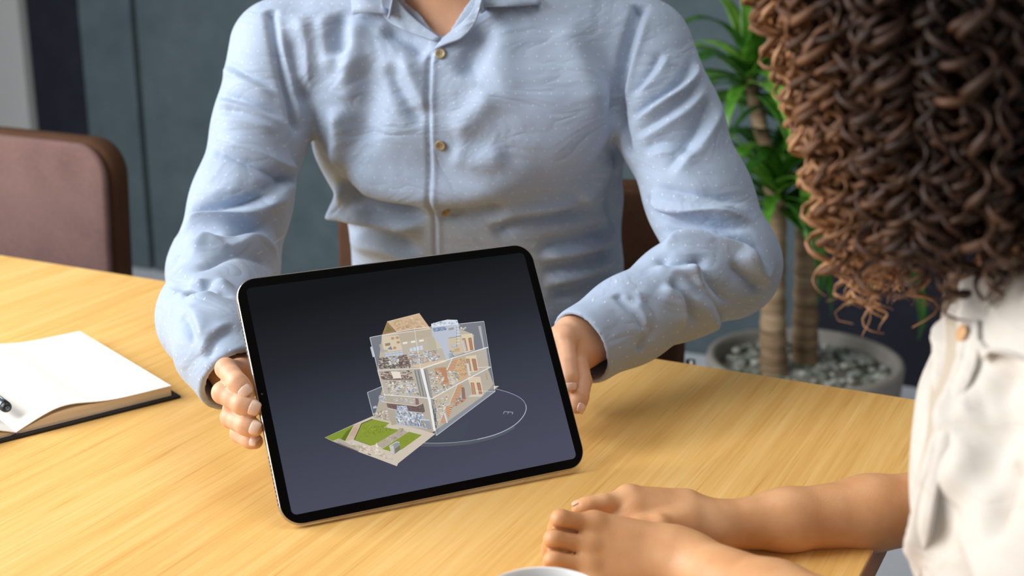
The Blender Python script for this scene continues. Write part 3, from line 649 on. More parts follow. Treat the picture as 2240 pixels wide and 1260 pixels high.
# middle level right: wood doors and clutter
A_.poly(zE((60, 860), (250, 840), (310, 1150), (180, 1150)), (196, 146, 98)); A_.poly(zE((130, 865), (250, 850), (300, 1090), (200, 1100)), (186, 128, 82)); A_.poly(zE((80, 910), (120, 905), (135, 990), (95, 995)), (150, 116, 82))
A_.clutter(zA((850, 520), (930, 500), (1000, 640), (880, 680)), 80, MX, 1.4, 4, 0.9); A_.clutter(zE((270, 900), (420, 900), (450, 1080), (320, 1150)), 40, CR+[(150, 146, 138)], 2, 5, 0.8)
A_.clutter(zE((300, 580), (390, 570), (390, 680), (300, 720)), 25, [(140, 144, 142), (170, 172, 168)], 1.5, 3.5, 0.9); A_.clutter(zE((320, 920), (430, 950), (460, 1010), (420, 1030)), 25, [(136, 140, 138), (164, 166, 160), (110, 114, 112)], 1.5, 3, 0.9)
A_.poly(zA((880, 690), (1060, 610), (1010, 750), (930, 900), (895, 900)), (196, 182, 158)); A_.clutter(zA((885, 720), (1000, 660), (960, 800), (915, 880)), 70, MX, 1.4, 4, 0.85)
# stairs
def stairs(a0, a1, b0, b1, n, mp):
    a0, a1, b0, b1 = map(np.array, (a0, a1, b0, b1)); A_.poly(mp(tuple(a0), tuple(b0), tuple(b1), tuple(a1)), (176, 120, 82))
    for k in range(n):
        f = (k+0.2)/n; g = (k+0.62)/n; A_.poly(mp(*[tuple(p) for p in (a0+(a1-a0)*f, b0+(b1-b0)*f, b0+(b1-b0)*g, a0+(a1-a0)*g)]), (224, 182, 136))
stairs((355, 735), (270, 905), (445, 715), (385, 905), 7, zE); stairs((490, 165), (370, 440), (580, 150), (470, 440), 12, zC); stairs((310, 480), (300, 590), (420, 480), (350, 680), 6, zC); stairs((270, 610), (215, 740), (300, 610), (310, 745), 6, zC)
A_.clutter(zC((430, 430), (620, 360), (600, 400), (420, 510)), 40, [(186, 122, 82), (150, 96, 66), (206, 150, 104)], 1.2, 3, 0.95); A_.poly(zC((545, 200), (590, 200), (610, 375), (555, 375)), (140, 98, 84)); A_.clutter(zC((470, 370), (540, 340), (530, 400), (470, 430)), 12, BLU+DKB, 1.2, 3)
A_.line(zE((360, 690), (268, 895)), 1.6, (226, 228, 230)); A_.line(zC((480, 160), (360, 450), (310, 480), (210, 740)), 1.3, (206, 210, 216)); A_.poly(zC((275, 600), (300, 590), (338, 735), (318, 750)), (206, 214, 226))
# ground floor facade
A_.poly(zB((1100, 280), (1210, 290), (1240, 510), (1150, 530)), (176, 164, 144)); A_.poly(zB((1210, 290), (1640, 330), (1760, 590), (1240, 520)), (178, 184, 192)); A_.clutter(zB((1210, 300), (1640, 330), (1740, 560), (1250, 500)), 170, BLU+[(206, 196, 178), (116, 120, 126), (150, 140, 124)], 1, 3.4, 0.9, 0.7)
A_.poly(zB((1660, 450), (1760, 440), (1800, 590), (1740, 600)), (150, 154, 160)); A_.clutter(zB((860, 340), (1080, 280), (1110, 450), (880, 400)), 80, MX, 1, 3.2, 0.9); A_.poly(zB((848, 230), (900, 212), (915, 250), (850, 262)), (178, 186, 204)); A_.clutter(zB((930, 60), (1050, 20), (1060, 150), (960, 190)), 30, BLU, 1, 3, 0.7)
A_.clutter(zB((1080, 100), (1560, 90), (1570, 180), (1200, 150)), 80, BLU+CR, 1.2, 3.6, 0.85); A_.poly(zB((1530, 90), (1580, 100), (1600, 200), (1540, 200)), (132, 96, 92))
A_.poly(zB((1065, 175), (1560, 220), (1620, 190), (1645, 330), (1410, 300), (1235, 280), (1088, 245)), (106, 76, 70)); A_.clutter(zB((1080, 190), (1600, 230), (1630, 310), (1090, 240)), 70, [(96, 68, 64), (116, 88, 82), (88, 60, 52)], 1, 3, 0.8)
A_.poly(zB((1620, 190), (1660, 180), (1690, 310), (1645, 335)), (92, 84, 66)); A_.poly(zB((1235, 215), (1390, 210), (1420, 300), (1235, 280)), (166, 174, 192)); A_.clutter(zB((1240, 215), (1390, 215), (1410, 300), (1245, 285)), 30, BLU, 1, 3, 0.8)
A_.line(zB((1015, 155), (1550, 218), (1640, 180)), 1.8, (214, 196, 174)); A_.line(zB((1080, 255), (1260, 292), (1640, 330)), 1.2, (208, 204, 200)); A_.line(zB((1610, 440), (1760, 450)), 1.6, (210, 222, 240))
# dark slatted corner and pale post
A_.poly(zA((742, 500), (840, 490), (915, 900), (885, 925), (860, 700), (790, 690)), (150, 148, 142)); 
for k in range(7): A_.line(zA((748+k*12, 505), (790+k*11, 690)), 1.3, ((96, 94, 90), (176, 174, 168))[k % 2])
A_.clutter(zA((850, 720), (890, 700), (915, 900), (890, 930)), 40, [(96, 96, 94), (150, 150, 146), (70, 70, 70)], 1, 2.6, 0.9, 0.5)
A_.poly(zA((786, 490), (808, 488), (862, 720), (898, 940), (884, 942), (846, 730)), (240, 240, 238))
A_.poly(zA((423, 265), (745, 202), (1248, 148), (1330, 655), (905, 975), (860, 880), (560, 860), (525, 680), (480, 500)), (176, 180, 188), 0.13)
# white edge lines
WL = (232, 234, 236)
for pts, w in (([(423, 265), (745, 202), (1248, 148)], 1.1), ([(1248, 148), (1330, 655)], 0.8), ([(423, 265), (480, 500), (530, 690)], 0.8), ([(745, 202), (790, 490)], 0.8), ([(480, 502), (800, 490)], 1.2), ([(800, 490), (1030, 412), (1280, 335)], 2.2), ([(525, 680), (700, 692), (870, 708)], 1.4), ([(870, 708), (1065, 600), (1298, 478)], 1.8), ([(905, 975), (1330, 655)], 0.9), ([(860, 700), (905, 975)], 0.7), ([(405, 663), (520, 615)], 0.8), ([(405, 663), (450, 838)], 0.7), ([(1190, 652), (1330, 655)], 0.7), ([(1200, 482), (1298, 478)], 0.9)):
    A_.line(zA(*pts), w, WL, 0.9)
me = bpy.data.meshes.new('display_picture'); me.from_pydata(A_.V, [], A_.F); at = me.color_attributes.new('tint', 'FLOAT_COLOR', 'CORNER')
cc_ = np.repeat(np.array(A_.C, np.float32), [len(f) for f in A_.F], 0); at.data.foreach_set('color', cc_.ravel()); me.update()
t = NT('display_picture', 0.5, 0.0); t.color((0, 0, 0, 1)); an = t.n('ShaderNodeVertexColor'); an.layer_name = 'tint'; t.l(an.outputs['Color'], t.b.inputs['Emission Color']); t.b.inputs['Emission Strength'].default_value = 1.0
t.l(an.outputs['Alpha'], t.b.inputs['Alpha']); pic = link('display_picture', me, t.m, tab); pic['label'] = 'see-through three storey house model with lawn on a round base'
# small hardware along the short edge
M_dark = plain('port_black', srgb(24, 23, 22), 0.6)
bm = bmesh.new()
for y0, n in ((0.128, 13), (0.020, 12)):
    for k in range(n): bm_box(bm, (-TBW/2-0.00001, y0+k*0.0036+0.02*(y0 > 0.1), -TBT/2), (0.0002, 0.0010, 0.0008))
sp = link('speaker_holes', bm_me('speaker_holes', bm), M_dark, tab); sp['kind'] = 'stuff'
link('power_button', box_me('power_button', (-TBW/2-0.0003, 0.187, -TBT/2), (0.0004, 0.007, 0.0013), 0.0002), M_alu, tab)
cx, cy = tl(573, 862); link('front_camera', me_py('front_camera', [(cx+0.0009*math.cos(a), cy+0.0009*math.sin(a), 0.00014) for a in np.arange(0, 6.28, 0.52)], [tuple(range(13))], False), plain('lens', srgb(60, 60, 70), 0.2), tab)
# ================================================================== people: shared builders
M_nail = plain('fingernail', srgb(232, 196, 176), 0.28, 0.5, var=0.03)
def hand_field(fingers, thumb, wrist, dors, r=0.0088, palm_r=0.0125, wr=(0.026, 0.019), knuckle=0.0, gap=0.0):
    """fingers: 4 lists of [MCP, PIP, DIP, TIP]; palm as metacarpals wrist->MCP; dors: unit vector out of the back of the hand"""
    dors = unit(dors); F = Fld(); palm = Fld(); across = unit(fingers[3][0]-fingers[0][0])
    for i, f in enumerate(fingers):
        w = wrist+across*(i-1.5)*0.0085
        palm.u(Seg(w, f[0]-dors*0.001, palm_r*1.15, palm_r*(1.0 if i < 3 else 0.92)), 0.012)
    palm.u(Seg(thumb[0], (fingers[0][0]*0.6+wrist*0.4)-dors*0.004, palm_r*1.05, palm_r*0.8), 0.012)
    fs = Fld(); sc = (0.97, 1.02, 0.98, 0.86)
    for i, f in enumerate(fingers):
        c = Fld(); k = sc[i]*r
        c.u(Seg(f[0], f[1], k*1.10, k*1.0), 0.0); m = f[1]*0.5+f[2]*0.5
        c.u(Seg(f[1], m, k*1.0, k*0.94), 0.003); c.u(Seg(m, f[2], k*0.93, k*0.95), 0.003); m2 = f[2]*0.45+f[3]*0.55
        c.u(Seg(f[2], m2, k*0.95, k*0.88), 0.003); c.u(Seg(m2, f[3], k*0.90, k*0.76), 0.003)
        fs.u(c, 0.0008)
    F.u(palm); F.u(fs, 0.006)
    if gap:
        for f, g in zip(fingers[:-1], fingers[1:]):
            a0 = (f[0]+g[0])/2*0.62+(f[1]+g[1])/2*0.38; a1 = (f[1]+g[1])/2; e = unit(np.cross(a1-a0, g[0]-f[0])); e = e if e@dors > 0 else -e
            for dd in (0.002, 0.0055): F.sub(Seg(a0+e*dd, a1+(a1-a0)*0.5+e*dd, gap*0.7, gap), 0.0015)
    for f in fingers: F.u(Ell(f[0]+dors*knuckle, (palm_r*0.78,)*3), 0.006)
    tf = Fld(); tf.u(Seg(thumb[0], thumb[1], palm_r*1.05, r*1.22)); m = thumb[1]*0.5+thumb[2]*0.5
    tf.u(Seg(thumb[1], m, r*1.2, r*1.08), 0.003); tf.u(Seg(m, thumb[2], r*1.08, r*1.15), 0.003); tf.u(Seg(thumb[2], thumb[3], r*1.13, r*0.9), 0.003)
    F.u(tf, 0.007)
    return F
def nail(parent, finger, r, rel=None):
    """curved nail on the back of the last phalanx"""
    f = finger; d = unit(f[3]-f[2]); back = f[1]-(f[0]+f[3])/2 if rel is None else rel; back = unit(back-d*np.dot(back, d)); side = np.cross(d, back)
    V = []; F = []; nu, nv = 9, 7; L = np.linalg.norm(f[3]-f[2])+r*0.76; s0 = L*0.46; s1 = L*0.97
    for k in range(2):
        for j in range(nv):
            v = j/(nv-1); s = s0+(s1-s0)*v; shrink = (1.0-0.18*max(0, (v-0.75)/0.25)**2)*(1-0.25*max(0, (0.25-v)/0.25)**2)
            rr = r*(0.95-0.15*max(0, v-0.35)/0.65*0.8)*1.0; dip = 0.0009*(max(0, (v-0.55)/0.45))**2
            for i in range(nu):
                a = (i/(nu-1)-0.5)*2*D2(52)*shrink; rad = rr+0.00035-dip-(0.0012 if k else 0)
                V.append(f[2]+d*s+(back*math.cos(a)+side*math.sin(a))*rad)
    m = nu*nv
    for j in range(nv-1):
        for i in range(nu-1):
            q = j*nu+i; F += [(q, q+1, q+nu+1, q+nu), (m+q, m+q+nu, m+q+nu+1, m+q+1)]
    for i in range(nu-1): F += [(i, m+i, m+i+1, i+1), ((nv-1)*nu+i, (nv-1)*nu+i+1, m+(nv-1)*nu+i+1, m+(nv-1)*nu+i)]
    for j in range(nv-1): F += [(j*nu, j*nu+nu, m+j*nu+nu, m+j*nu), (j*nu+nu-1, m+j*nu+nu-1, m+j*nu+2*nu-1, j*nu+2*nu-1)]
    bm = bmesh.new(); bm.from_mesh(me_py('tmp', V, F)); return link('fingernail', bm_me('fingernail', bm, True), M_nail, parent)
def merge(*ms):
    V = []; Q = []; n = 0
    for v, q in ms: V.append(v); Q.append(q+n); n += len(v)
    return np.concatenate(V), np.concatenate(Q)
def head_field(c, fwd, up, s=1.0):
    """skull, jaw, nose, brow, lips, ears about head centre c"""
    fwd = unit(fwd); up = unit(up-fwd*np.dot(up, fwd)); rt = np.cross(fwd, up); ax = np.array([rt, fwd, up])
    P = lambda x, y, z: c+(rt*x+fwd*y+up*z)*s
    F = Fld(); F.u(Ell(P(0, -0.012, 0.03), (0.076*s, 0.096*s, 0.088*s), ax)); F.u(Ell(P(0, 0.022, -0.035), (0.060*s, 0.068*s, 0.078*s), ax), 0.03)
    F.u(Ell(P(0, 0.070, -0.100), (0.022*s, 0.016*s, 0.016*s), ax), 0.02); F.u(Seg(P(-0.045, 0.0, -0.075), P(-0.012, 0.066, -0.098), 0.014*s, 0.013*s), 0.02); F.u(Seg(P(0.045, 0.0, -0.075), P(0.012, 0.066, -0.098), 0.014*s, 0.013*s), 0.02)
    F.u(Seg(P(-0.04, 0.070, 0.018), P(0.04, 0.070, 0.018), 0.010*s, 0.010*s), 0.012)
    for x in (-1, 1):
        F.sub(Ell(P(x*0.031, 0.094, -0.002), (0.017*s, 0.013*s, 0.011*s), ax), 0.012); F.u(Ell(P(x*0.031, 0.071, -0.002), (0.012*s,)*3), 0.002)
        F.u(Ell(P(x*0.042, 0.060, -0.035), (0.022*s, 0.018*s, 0.018*s), ax), 0.015); F.u(Ell(P(x*0.078, -0.008, -0.010), (0.008*s, 0.020*s, 0.032*s), ax), 0.005); F.sub(Ell(P(x*0.087, -0.004, -0.008), (0.005*s, 0.010*s, 0.018*s), ax), 0.004)
        F.u(Ell(P(x*0.011, 0.092, -0.042), (0.008*s, 0.010*s, 0.007*s), ax), 0.005)
    F.u(Seg(P(0, 0.086, 0.008), P(0, 0.106, -0.036), 0.007*s, 0.011*s), 0.008)
    F.u(Seg(P(-0.018, 0.084, -0.066), P(0.018, 0.084, -0.066), 0.005*s, 0.005*s), 0.006); F.u(Seg(P(-0.015, 0.083, -0.075), P(0.015, 0.083, -0.075), 0.006*s, 0.006*s), 0.006); F.sub(Seg(P(-0.020, 0.094, -0.070), P(0.020, 0.094, -0.070), 0.002*s, 0.002*s), 0.003)
    return F, P
def fabric(name, c, dots=None, rough=0.75, sheen=0.25, wr=11, wst=0.35):
    t = NT(name, rough, 0.3); vec = t.coords(); f = t.noise(vec, 7, 3); lo_ = tuple(x*0.95 for x in c[:3])+(1,)
    col = t.ramp(f, [(0.3, lo_), (0.7, c)])
    if dots:
        sp, rad, dc = dots; s = t.n('ShaderNodeSeparateXYZ'); t.l(t.coords((1, 1, 1), rot=(0, 0, AM)), s.inputs[0])
        def cell(o): return t.math('SUBTRACT', t.math('FRACT', t.math('ADD', t.math('DIVIDE', o, sp), 50.0)), 0.5)
        row = t.math('FLOOR', t.math('ADD', t.math('DIVIDE', s.outputs[2], sp), 50.0)); sh = t.math('MULTIPLY', t.math('MODULO', row, 2.0), sp*0.5)
        dx = cell(t.math('ADD', s.outputs[0], sh)); dz = cell(s.outputs[2]); d = t.math('ADD', t.math('MULTIPLY', dx, dx), t.math('MULTIPLY', dz, dz))
        m = t.math('LESS_THAN', d, (rad/sp)**2); col = t.mix(t.math('MULTIPLY', m, 0.42), col, dc)
    t.color(col); t.b.inputs['Sheen Weight'].default_value = sheen
    rw = t.math('ABSOLUTE', t.math('SUBTRACT', t.noise(t.coords((1, 1, 1.8)), wr, 3, 0.5, 0.9), 0.5)); bp = t.n('ShaderNodeBump'); bp.inputs['Strength'].default_value = wst; bp.inputs['Distance'].default_value = 0.02; t.l(rw, bp.inputs['Height'])
    a = t.noise(t.coords((1500, 1500, 300)), 1, 1); b = t.noise(t.coords((300, 300, 1500)), 1, 1); w = t.noise(vec, 60, 3)
    t.bump(t.math('ADD', t.math('MULTIPLY', t.math('ADD', a, b), 0.3), t.math('MULTIPLY', w, 1.2)), 0.16, 0.0012); t.l(bp.outputs[0], [n for n in t.t.nodes if n.type == 'BUMP' and n != bp][0].inputs['Normal']); return t.m

# ================================================================== person in the light blue shirt
M_skinA = skin('skin_light', srgb(216, 165, 130), srgb(196, 140, 106), srgb(230, 186, 152))
M_blue = fabric('light_blue_shirting', srgb(157, 173, 195), dots=(0.0125, 0.0008, srgb(232, 230, 232)), rough=0.62, sheen=0.15)
SL, EL, WL_ = WY(618, 112, 1.585), WY(486, 596, 1.45), WD(512, 822, 1.212)
SR, ER, WR_ = WY(1398, 112, 1.555), WY(1588, 578, 1.405), WD(1285, 752, 1.335)
FL1, FL2 = WD(468, 694, 1.355), WD(474, 768, 1.234)     # the sleeve bows outward on its way to the cuff
RX = LM.copy()                                          # image-right direction of the torso
T_ = Fld()
st = [((-0.030, 1.690, 0.52), 0.180, 0.130), ((-0.032, 1.668, 0.78), 0.166, 0.122), ((-0.036, 1.645, 0.875), 0.166, 0.118), ((-0.052, 1.612, 0.965), 0.186, 0.122), ((-0.062, 1.600, 1.045), 0.188, 0.112)]
T_.chain([V3(*s[0]) for s in st], [s[1] for s in st], 0.035, RX, [s[2] for s in st])
nk = V3(-0.072, 1.600, 1.115)
T_.u(Seg(SL-V3(-0.01, 0, 0.004), nk-RX*0.05, 0.058, 0.062), 0.05); T_.u(Seg(SR-V3(0.01, 0, 0.004), nk+RX*0.05, 0.058, 0.062), 0.05)
pf = -GM
for sx, off in ((-1, 0.0), (1, 0.0)):
    T_.u(Ell(V3(-0.060, 1.515, 1.000)+RX*sx*0.082, (0.090, 0.040, 0.062), [RX, GM, V3(0, 0, 1)]), 0.045)
body_core = T_
Sh = Fld(); Sh.u(T_)
def mid(a, b, f): return a+(b-a)*f
slL = Fld(); slL.chain([SL, mid(SL, EL, 0.35), mid(SL, EL, 0.7), EL+V3(0, 0.006, 0)], [0.061, 0.052, 0.053, 0.057], 0.02)
slL.chain([EL+V3(0, 0.004, -0.002), FL1, FL2], [0.058, 0.052, 0.038], 0.022)
slR = Fld(); slR.chain([SR, mid(SR, ER, 0.35), mid(SR, ER, 0.7), ER], [0.061, 0.057, 0.055, 0.056], 0.02)
slR.chain([ER, mid(ER, WR_, 0.35), mid(ER, WR_, 0.72), WR_], [0.055, 0.048, 0.042, 0.040], 0.02)
dL = unit(WL_-FL2); dR = unit(WR_-mid(ER, WR_, 0.5))
cfL = Fld(); cfL.u(Seg(FL2, WL_+dL*0.02, 0.0375, 0.0350)); cfL.cut(Half(WL_+dL*0.006, dL), 0.002); slL.u(cfL, 0.006); slL.sub(Seg(WL_-dL*0.045, WL_+dL*0.06, 0.0285, 0.0300), 0.001)
slR.cut(Fld().u(Half(WR_+dR*0.010, dR)).u(Half(mid(WR_, ER, 0.5), V3(0, -1, 0)))); slR.sub(Seg(WR_-dR*0.05, WR_+dR*0.06, 0.0335, 0.0350), 0.001)
Sh.u(slL, 0.012); Sh.u(slR, 0.012)
vb = trace_hits(T_, [(966, 86)])[0]                     # bottom of the open neck
nf = V3(-0.074, 1.545, 1.150)
Shs = Fld(); Shs.u(Sh); Shs.sub(Seg(vb+V3(0, 0.002, 0), nf, 0.004, 0.058), 0.002); Shs.sub(Seg(nk+V3(0, -0.03, 0.01), nk+V3(0, -0.05, 0.12), 0.060, 0.066), 0.004)
v, q = sdf_mesh(Shs, (-0.42, 1.06, 0.66), (0.36, 1.80, 1.20), 0.0023)
v = relax(v, q, 2); N = vnormals(v, q)
fo = Folds(Sh)
A1, A2, A3 = 0.0035, 0.006, 0.009
# arm seams
fo.add([(589, 20), (603, 95), (617, 157), (636, 224), (652, 300)], -0.006, 0.0055, tp=0.02, tp2=0.1); fo.add([(600, 20), (614, 95), (630, 157), (648, 224), (662, 290)], 0.003, 0.006)
fo.add([(1401, 6), (1390, 56), (1373, 111), (1357, 183), (1352, 240), (1365, 300), (1375, 345)], -0.008, 0.007, tp=0.02, tp2=0.1); fo.add([(1412, 10), (1401, 60), (1385, 115), (1369, 186), (1366, 240)], 0.0035, 0.006)
# left (picture) sleeve
for uv, a, w, s in (([(486, 132), (540, 162), (615, 200)], 0.0035, 0.007, 1), ([(472, 205), (540, 222), (642, 265)], 0.005, 0.007, 1), ([(468, 240), (540, 250), (620, 275)], 0.003, 0.007, 1),
                    ([(452, 318), (540, 352), (625, 388), (655, 375)], 0.006, 0.010, -1), ([(400, 476), (460, 455), (545, 440), (645, 405)], 0.008, 0.009, 1), ([(372, 520), (430, 466), (500, 452), (600, 440)], 0.006, 0.009, 1),
                    ([(362, 566), (443, 522), (510, 524), (600, 480)], 0.007, 0.011, 1), ([(420, 600), (480, 560), (560, 560), (600, 590)], 0.006, 0.011, -1), ([(400, 655), (450, 640), (515, 645)], 0.005, 0.009, -1),
                    ([(395, 690), (410, 700), (430, 760)], 0.004, 0.008, -1), ([(452, 790), (470, 745), (520, 712)], 0.0028, 0.006, -1), ([(370, 620), (430, 632), (480, 610)], 0.005, 0.010, 1), ([(560, 420), (610, 400), (640, 380)], 0.005, 0.009, 1)):
    fo.crease(uv, a, w, s)
# right (picture) sleeve
for uv, a, w, s in (([(1368, 262), (1429, 219), (1495, 173), (1520, 125)], 0.006, 0.007, 1), ([(1373, 212), (1425, 155), (1450, 110)], 0.004, 0.007, 1), ([(1375, 300), (1440, 262), (1500, 220), (1540, 170)], 0.004, 0.008, 1),
                    ([(1448, 382), (1523, 292), (1560, 208)], 0.005, 0.011, 1), ([(1400, 330), (1460, 310), (1530, 330)], 0.003, 0.010, 1), ([(1408, 432), (1451, 476), (1540, 487), (1655, 500)], 0.009, 0.008, -1), ([(1425, 410), (1520, 428), (1640, 446)], 0.005, 0.009, 1),
                    ([(1438, 535), (1484, 510), (1596, 516), (1650, 540), (1688, 592)], 0.009, 0.008, 1), ([(1442, 508), (1500, 500), (1560, 503)], 0.005, 0.006, 1), ([(1523, 552), (1551, 611), (1606, 672)], 0.006, 0.010, 1), ([(1590, 570), (1640, 610), (1675, 640)], 0.006, 0.010, -1),
                    ([(1455, 610), (1500, 650), (1520, 720)], 0.006, 0.010, 1), ([(1395, 640), (1430, 690), (1420, 750)], 0.006, 0.007, 1), ([(1372, 640), (1415, 690), (1408, 740)], 0.004, 0.006, -1), ([(1480, 590), (1560, 660), (1600, 715)], 0.005, 0.011, 1), ([(1430, 560), (1480, 575), (1560, 560)], 0.005, 0.010, 1)):
    fo.crease(uv, a, w, s)
# torso: soft hanging folds, the deep fold across the belly, pull lines at the buttons
for uv, a, w in (([(655, 20), (665, 110), (672, 215)], 0.006, 0.013), ([(640, 60), (650, 160), (668, 240)], -0.004, 0.010), ([(742, 20), (742, 80), (748, 130)], -0.006, 0.012), ([(712, 20), (716, 90), (730, 170)], 0.005, 0.013), ([(775, 30), (772, 120), (755, 230)], 0.006, 0.015),
                 ([(765, 140), (798, 210), (770, 360)], -0.009, 0.022), ([(735, 230), (742, 300), (735, 372)], 0.007, 0.012), ([(850, 130), (880, 200), (930, 285)], -0.005, 0.010), ([(870, 110), (905, 190), (935, 250)], 0.004, 0.012), ([(830, 60), (890, 85), (935, 130)], -0.006, 0.010),
                 ([(730, 385), (785, 436), (860, 458), (945, 462)], -0.013, 0.013), ([(950, 462), (1010, 470), (1060, 462), (1110, 440)], -0.007, 0.012), ([(745, 352), (820, 400), (940, 420), (1060, 410), (1200, 370)], 0.010, 0.024), ([(740, 425), (765, 462), (850, 480), (935, 500)], 0.010, 0.011), ([(752, 500), (830, 512), (930, 552)], -0.006, 0.010), ([(755, 530), (850, 545), (930, 585)], 0.006, 0.011), ([(745, 405), (752, 440), (742, 470)], 0.006, 0.010),
                 ([(1079, 520), (1123, 489), (1220, 476), (1330, 450)], -0.008, 0.010), ([(1075, 500), (1110, 470), (1200, 455), (1320, 420)], 0.005, 0.012), ([(1170, 540), (1260, 525), (1356, 492)], -0.006, 0.010), ([(1180, 560), (1260, 548), (1360, 515)], 0.006, 0.010), ([(1179, 590), (1270, 574), (1364, 535)], -0.006, 0.010), ([(1185, 615), (1270, 600), (1366, 560)], 0.006, 0.010), ([(1195, 645), (1280, 625), (1366, 580)], -0.006, 0.010),
                 ([(1345, 330), (1300, 400), (1260, 440)], 0.006, 0.018), ([(1360, 360), (1340, 430), (1362, 520)], -0.005, 0.012), ([(1060, 30), (1040, 110), (1010, 180)], -0.006, 0.013), ([(1110, 40), (1095, 130), (1110, 260)], 0.003, 0.018), ([(1230, 30), (1270, 140), (1330, 260)], 0.004, 0.018), ([(980, 330), (1040, 350), (1120, 330)], 0.004, 0.014), ([(985, 300), (1040, 250), (1080, 190)], 0.004, 0.014)):
    fo.add(uv, a, w)
# front edge of the placket
PE = [(944, 112), (938, 160), (938, 300), (944, 400), (950, 470), (952, 560), (956, 660), (962, 780)]
fo.add(PE, -0.0022, 0.0026, tp=0.03, n=40); fo.add([(x+8, y) for x, y in PE], 0.0011, 0.0036, tp=0.03, n=40)
# cuff seams
fo.add([(1345, 642), (1392, 690), (1408, 735), (1400, 770)], -0.003, 0.004, tp=0.05)
v = fo.apply(v, N); v = relax(v, q, 1, 0.35)
man = thing('person', 'seated person in a light blue dotted button-up shirt holding up the tablet', 'person', (-0.03, 1.69, 0))
O_ = V3(-0.03, 1.69, 0).astype(np.float32)
shirt = link('shirt', me_np('shirt', v-O_, q), M_blue, man); shirt['label'] = 'light blue shirt with tiny white dots'
# buttons
M_btn = plain('horn_button', srgb(150, 132, 98), 0.35, var=0.25, vs=300); M_thread = plain('button_hole_thread', srgb(60, 52, 40), 0.8)
for (bx, by) in ((965, 117), (966, 318), (979, 466)):
    P = trace_hits(Sh, [(bx, by), (bx+8, by), (bx, by+8)]); n_ = unit(np.cross(P[2]-P[0], P[1]-P[0])); n_ = n_ if n_@(CAM-P[0]) > 0 else -n_
    i = np.argmin(np.sum((v-P[0])**2, 1)); c0 = v[i]+n_*0.0012
    b = link('button', lathe_me('button', [(0, -0.0008), (0.0052, -0.0008), (0.0058, 0.0), (0.0058, 0.0008), (0.0050, 0.0016), (0.0042, 0.0011), (0, 0.0010)], 24), M_btn, shirt)
    b.location = Vector(c0-O_); b.rotation_euler = Vector(n_).to_track_quat('Z', 'Y').to_euler()
    for k in range(4):
        h = link('button_hole', lathe_me('button_hole', [(0, 0.0010), (0.0006, 0.0010), (0.0006, 0.00125), (0, 0.00125)], 8), M_thread, b); h.location = (0.0013*(1 if k % 2 else -1), 0.0013*(1 if k < 2 else -1), 0)
# collar: stand, two leaves, turned-back fronts (thick curved sheets)
def sheet(name, rows, thick, mat, parent, n=16, org=None):
    """rows of control points -> smooth lofted sheet with thickness"""
    G = [sweep_spline(np.array(r, float), n) for r in rows]; m = 12
    G = np.stack([sweep_spline(np.array([g[i] for g in G]), m) for i in range(n)], 1)      # m x n x 3
    du = np.gradient(G, axis=1); dv = np.gradient(G, axis=0); nn = np.cross(du, dv); nn /= np.linalg.norm(nn, axis=2)[..., None]+1e-9
    V = np.concatenate([(G+nn*thick/2).reshape(-1, 3), (G-nn*thick/2).reshape(-1, 3)]); F = []; k = m*n
    for j in range(m-1):
        for i in range(n-1): a = j*n+i; F += [(a, a+1, a+n+1, a+n), (k+a, k+a+n, k+a+n+1, k+a+1)]
    for i in range(n-1): F += [(i, k+i, k+i+1, i+1), ((m-1)*n+i, (m-1)*n+i+1, k+(m-1)*n+i+1, k+(m-1)*n+i)]
    for j in range(m-1): F += [(j*n, j*n+n, k+j*n+n, k+j*n), (j*n+n-1, k+j*n+n-1, k+j*n+2*n-1, j*n+2*n-1)]
    if org is not None: V = V-org
    bm = bmesh.new(); bm.from_mesh(me_py('tmp', V, F)); return link(name, bm_me(name, bm, True), mat, parent)
on = lambda u, v_, d=0.006: (lambda p: p+unit(CAM-p)*d)(trace_hits(Sh, [(u, v_)])[0])
backN = nk+GM*0.055+V3(0, 0, 0.055)
sheet('collar_leaf', [[on(848, 30, 0.014), WY(836, -40, 1.535), WY(836, -125, 1.575), backN+V3(-0.05, 0.01, 0.006)], [on(800, 27, 0.016), WY(790, -45, 1.535), WY(780, -130, 1.59), backN+V3(-0.055, 0.022, -0.02)], [on(771, 32, 0.010), WY(765, -30, 1.54), WY(745, -100, 1.60), backN+V3(-0.06, 0.030, -0.045)]], 0.0022, M_blue, shirt, org=O_)
sheet('collar_leaf', [[on(1052, 14, 0.012), WY(1068, -50, 1.515), WY(1082, -125, 1.56), backN+V3(0.05, 0.006, 0.006)], [on(1115, 13, 0.016), WY(1120, -45, 1.515), WY(1125, -125, 1.575), backN+V3(0.056, 0.018, -0.02)], [on(1184, 8, 0.008), WY(1176, -30, 1.53), WY(1168, -100, 1.59), backN+V3(0.062, 0.026, -0.045)]], 0.0022, M_blue, shirt, org=O_)
sheet('collar_stand', [[WY(862, -20, 1.505), backN+V3(-0.062, -0.02, -0.005), backN+V3(0, 0.012, 0.004), backN+V3(0.062, -0.024, -0.005), WY(1046, -20, 1.485)], [WY(850, 40, 1.503), backN+V3(-0.066, -0.02, -0.04), backN+V3(0, 0.020, -0.04), backN+V3(0.066, -0.024, -0.04), WY(1052, 30, 1.482)]], 0.0022, M_blue, shirt, n=30, org=O_)
sheet('front_facing', [[WY(832, -6, 1.508), on(842, 38, 0.004), on(880, 64, 0.003), on(958, 92, 0.003)], [WY(862, -8, 1.510), WY(890, 25, 1.508), WY(925, 55, 1.503), on(964, 84, 0.002)]], 0.0018, M_blue, shirt, org=O_)
